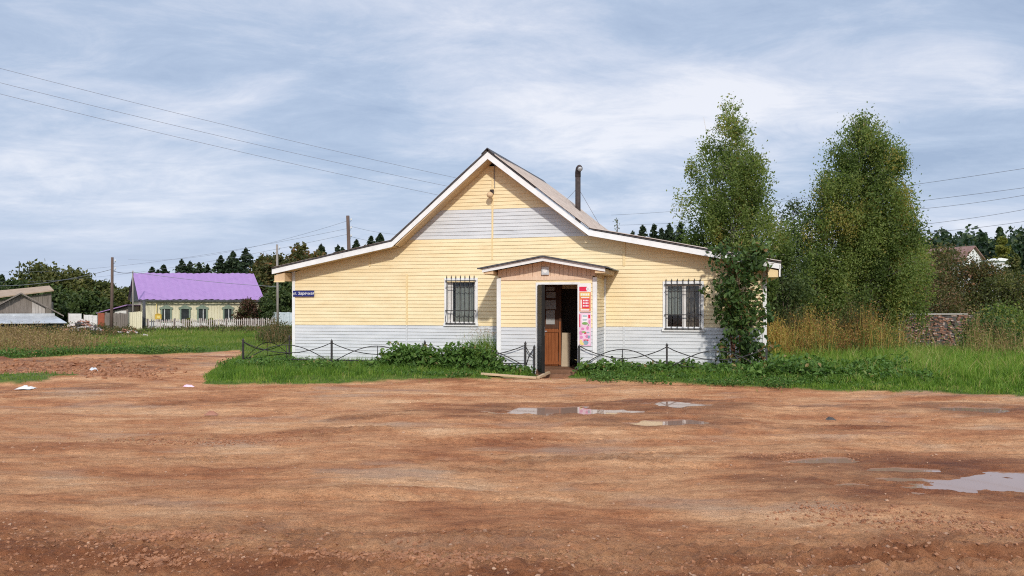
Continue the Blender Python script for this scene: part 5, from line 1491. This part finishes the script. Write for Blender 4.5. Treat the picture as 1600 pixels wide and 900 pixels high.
# grass tuft with pale plumes
uu = RNG.normal(size=420) * .24 - 1.3; vv = RNG.normal(size=420) * .14 - .75
x = OX + UX * uu + VX * vv; y = OY + UY * uu + VY * vv; P = np.stack([x, y, height(x, y, False)], 1)
tf = blades('plume_grass', P, RNG.uniform(.5, 1.0, 420), .014, .62 + .2 * RNG.normal(size=420), GRASS_L, 'tall tuft of grass with pale plumes between window and porch', 'plant', .35, kind=None)
q = P[:160] + RNG.normal(size=(160, 3)) * .1; q[:, 2] = P[:160, 2] + RNG.uniform(.8, 1.05, 160)
leaves('plumes', q, .06, np.full(160, .5), leafy('pale plumes', [(0, (.35, .26, .22)), (1, (.5, .42, .38))]), tf, .2, .3, .3)['kind'] = 'stuff'

# ================================================================== LIGHT, SKY, CAMERA
su, so_, sz_ = .36, -1.0, .66
sd = Vector((su * UX + so_ * VX, su * UY + so_ * VY, sz_)).normalized()
sun = bpy.data.lights.new('sun', 'SUN'); sun.energy = 2.0; sun.angle = math.radians(2.4); sun.color = (1, .945, .86)
so = bpy.data.objects.new('sun', sun); COL.objects.link(so); so.rotation_euler = (-sd).to_track_quat('-Z', 'Y').to_euler()
so.location = (0, -10, 30)
w = bpy.data.worlds.new('World'); sc.world = w; w.use_nodes = True
nt = w.node_tree; nt.nodes.clear()
out = N(nt, 'ShaderNodeOutputWorld'); bg = N(nt, 'ShaderNodeBackground'); bg.inputs['Strength'].default_value = .1
sky = N(nt, 'ShaderNodeTexSky'); sky.sky_type = 'NISHITA'; sky.sun_disc = False
sky.sun_elevation = math.asin(sd.z); sky.sun_rotation = math.atan2(sd.x, sd.y)
tc = N(nt, 'ShaderNodeTexCoord'); sep = N(nt, 'ShaderNodeSeparateXYZ'); L(nt, tc, 'Generated', sep, 'Vector')


def mth(op, a, b=None, clamp=False):
    q = N(nt, 'ShaderNodeMath'); q.operation = op; q.use_clamp = clamp
    for i, z in enumerate((a, b)):
        if z is None: continue
        if isinstance(z, (int, float)): q.inputs[i].default_value = z
        else: nt.links.new(z, q.inputs[i])
    return q.outputs[0]


zc = mth('MAXIMUM', sep.outputs['Z'], 0.0); den = mth('ADD', zc, .16)
cxn = mth('DIVIDE', sep.outputs['X'], den); cyn = mth('DIVIDE', sep.outputs['Y'], den)
cmb = N(nt, 'ShaderNodeCombineXYZ'); nt.links.new(cxn, cmb.inputs['X']); nt.links.new(cyn, cmb.inputs['Y'])


def cloud(scale, stretch, detail, rough, dist, loc, rot=0):
    mp = N(nt, 'ShaderNodeMapping'); mp.inputs['Scale'].default_value = stretch; mp.inputs['Location'].default_value = loc; mp.inputs['Rotation'].default_value = (0, 0, rot)
    L(nt, cmb, 'Vector', mp, 'Vector')
    q = N(nt, 'ShaderNodeTexNoise'); q.inputs['Scale'].default_value = scale; q.inputs['Detail'].default_value = detail; q.inputs['Roughness'].default_value = rough; q.inputs['Distortion'].default_value = dist
    L(nt, mp, 'Vector', q, 'Vector')
    return q


c1 = cloud(.8, (1, 1.35, 1), 7, .55, .35, (2.3, .6, 0), .25)
c2 = cloud(2.6, (.9, 1.4, 1), 10, .70, .5, (5.1, 3.3, 0), -.35)
c3 = cloud(.55, (.45, 1.5, 1), 4, .5, .3, (1.7, 4.2, 0), .12)
fsum = mth('ADD', mth('ADD', mth('MULTIPLY', c1.outputs['Fac'], .45), mth('MULTIPLY', c2.outputs['Fac'], .22)), mth('MULTIPLY', c3.outputs['Fac'], .33))
rc = ramp(nt, [(.39, (2.6, 3.3, 4.6)), (.46, (3.4, 4.1, 5.35)), (.515, (4.6, 5.05, 6.05)), (.58, (6.3, 6.4, 6.9))]); nt.links.new(fsum, rc.inputs['Fac'])
mx = N(nt, 'ShaderNodeMixRGB'); mx.inputs['Fac'].default_value = .90; L(nt, sky, 'Color', mx, 'Color1'); L(nt, rc, 'Color', mx, 'Color2')
# veil towards the horizon
hz = N(nt, 'ShaderNodeMapRange'); hz.inputs['From Min'].default_value = 0.0; hz.inputs['From Max'].default_value = .16; hz.inputs['To Min'].default_value = .75; hz.inputs['To Max'].default_value = 0.0
nt.links.new(sep.outputs['Z'], hz.inputs['Value'])
mh = N(nt, 'ShaderNodeMixRGB'); L(nt, hz, 'Result', mh, 'Fac'); L(nt, mx, 'Color', mh, 'Color1'); mh.inputs['Color2'].default_value = (4.3, 4.9, 6.2, 1)
ov = N(nt, 'ShaderNodeMapRange'); ov.inputs['From Min'].default_value = .40; ov.inputs['From Max'].default_value = .75; ov.inputs['To Min'].default_value = 1.0; ov.inputs['To Max'].default_value = 1.75  # overhead sky, out of view, brightened to add soft fill light
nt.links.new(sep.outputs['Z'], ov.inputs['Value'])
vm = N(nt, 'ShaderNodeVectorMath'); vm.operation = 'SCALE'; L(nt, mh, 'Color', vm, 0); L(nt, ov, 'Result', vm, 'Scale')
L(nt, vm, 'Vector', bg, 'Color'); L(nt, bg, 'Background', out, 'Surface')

cam = bpy.data.cameras.new('camera'); cam.lens = 36 * F / 1600; cam.sensor_width = 36; cam.shift_y = (HZ - 450) / 1600
cam.clip_start = .05; cam.clip_end = 6000
co = bpy.data.objects.new('camera', cam); COL.objects.link(co); co.location = (0, 0, EYE); co.rotation_euler = (PI / 2, 0, 0)
sc.camera = co
sc.view_settings.view_transform = 'Standard'; sc.view_settings.look = 'None'; sc.view_settings.exposure = .50; sc.view_settings.gamma = 1
sc.view_settings.use_curve_mapping = False
sc.cycles.use_denoising = False
sc.cycles.filter_width = 1.1
sc.cycles.max_bounces = 6; sc.cycles.transparent_max_bounces = 6
sc.render.resolution_x = 1024; sc.render.resolution_y = 576
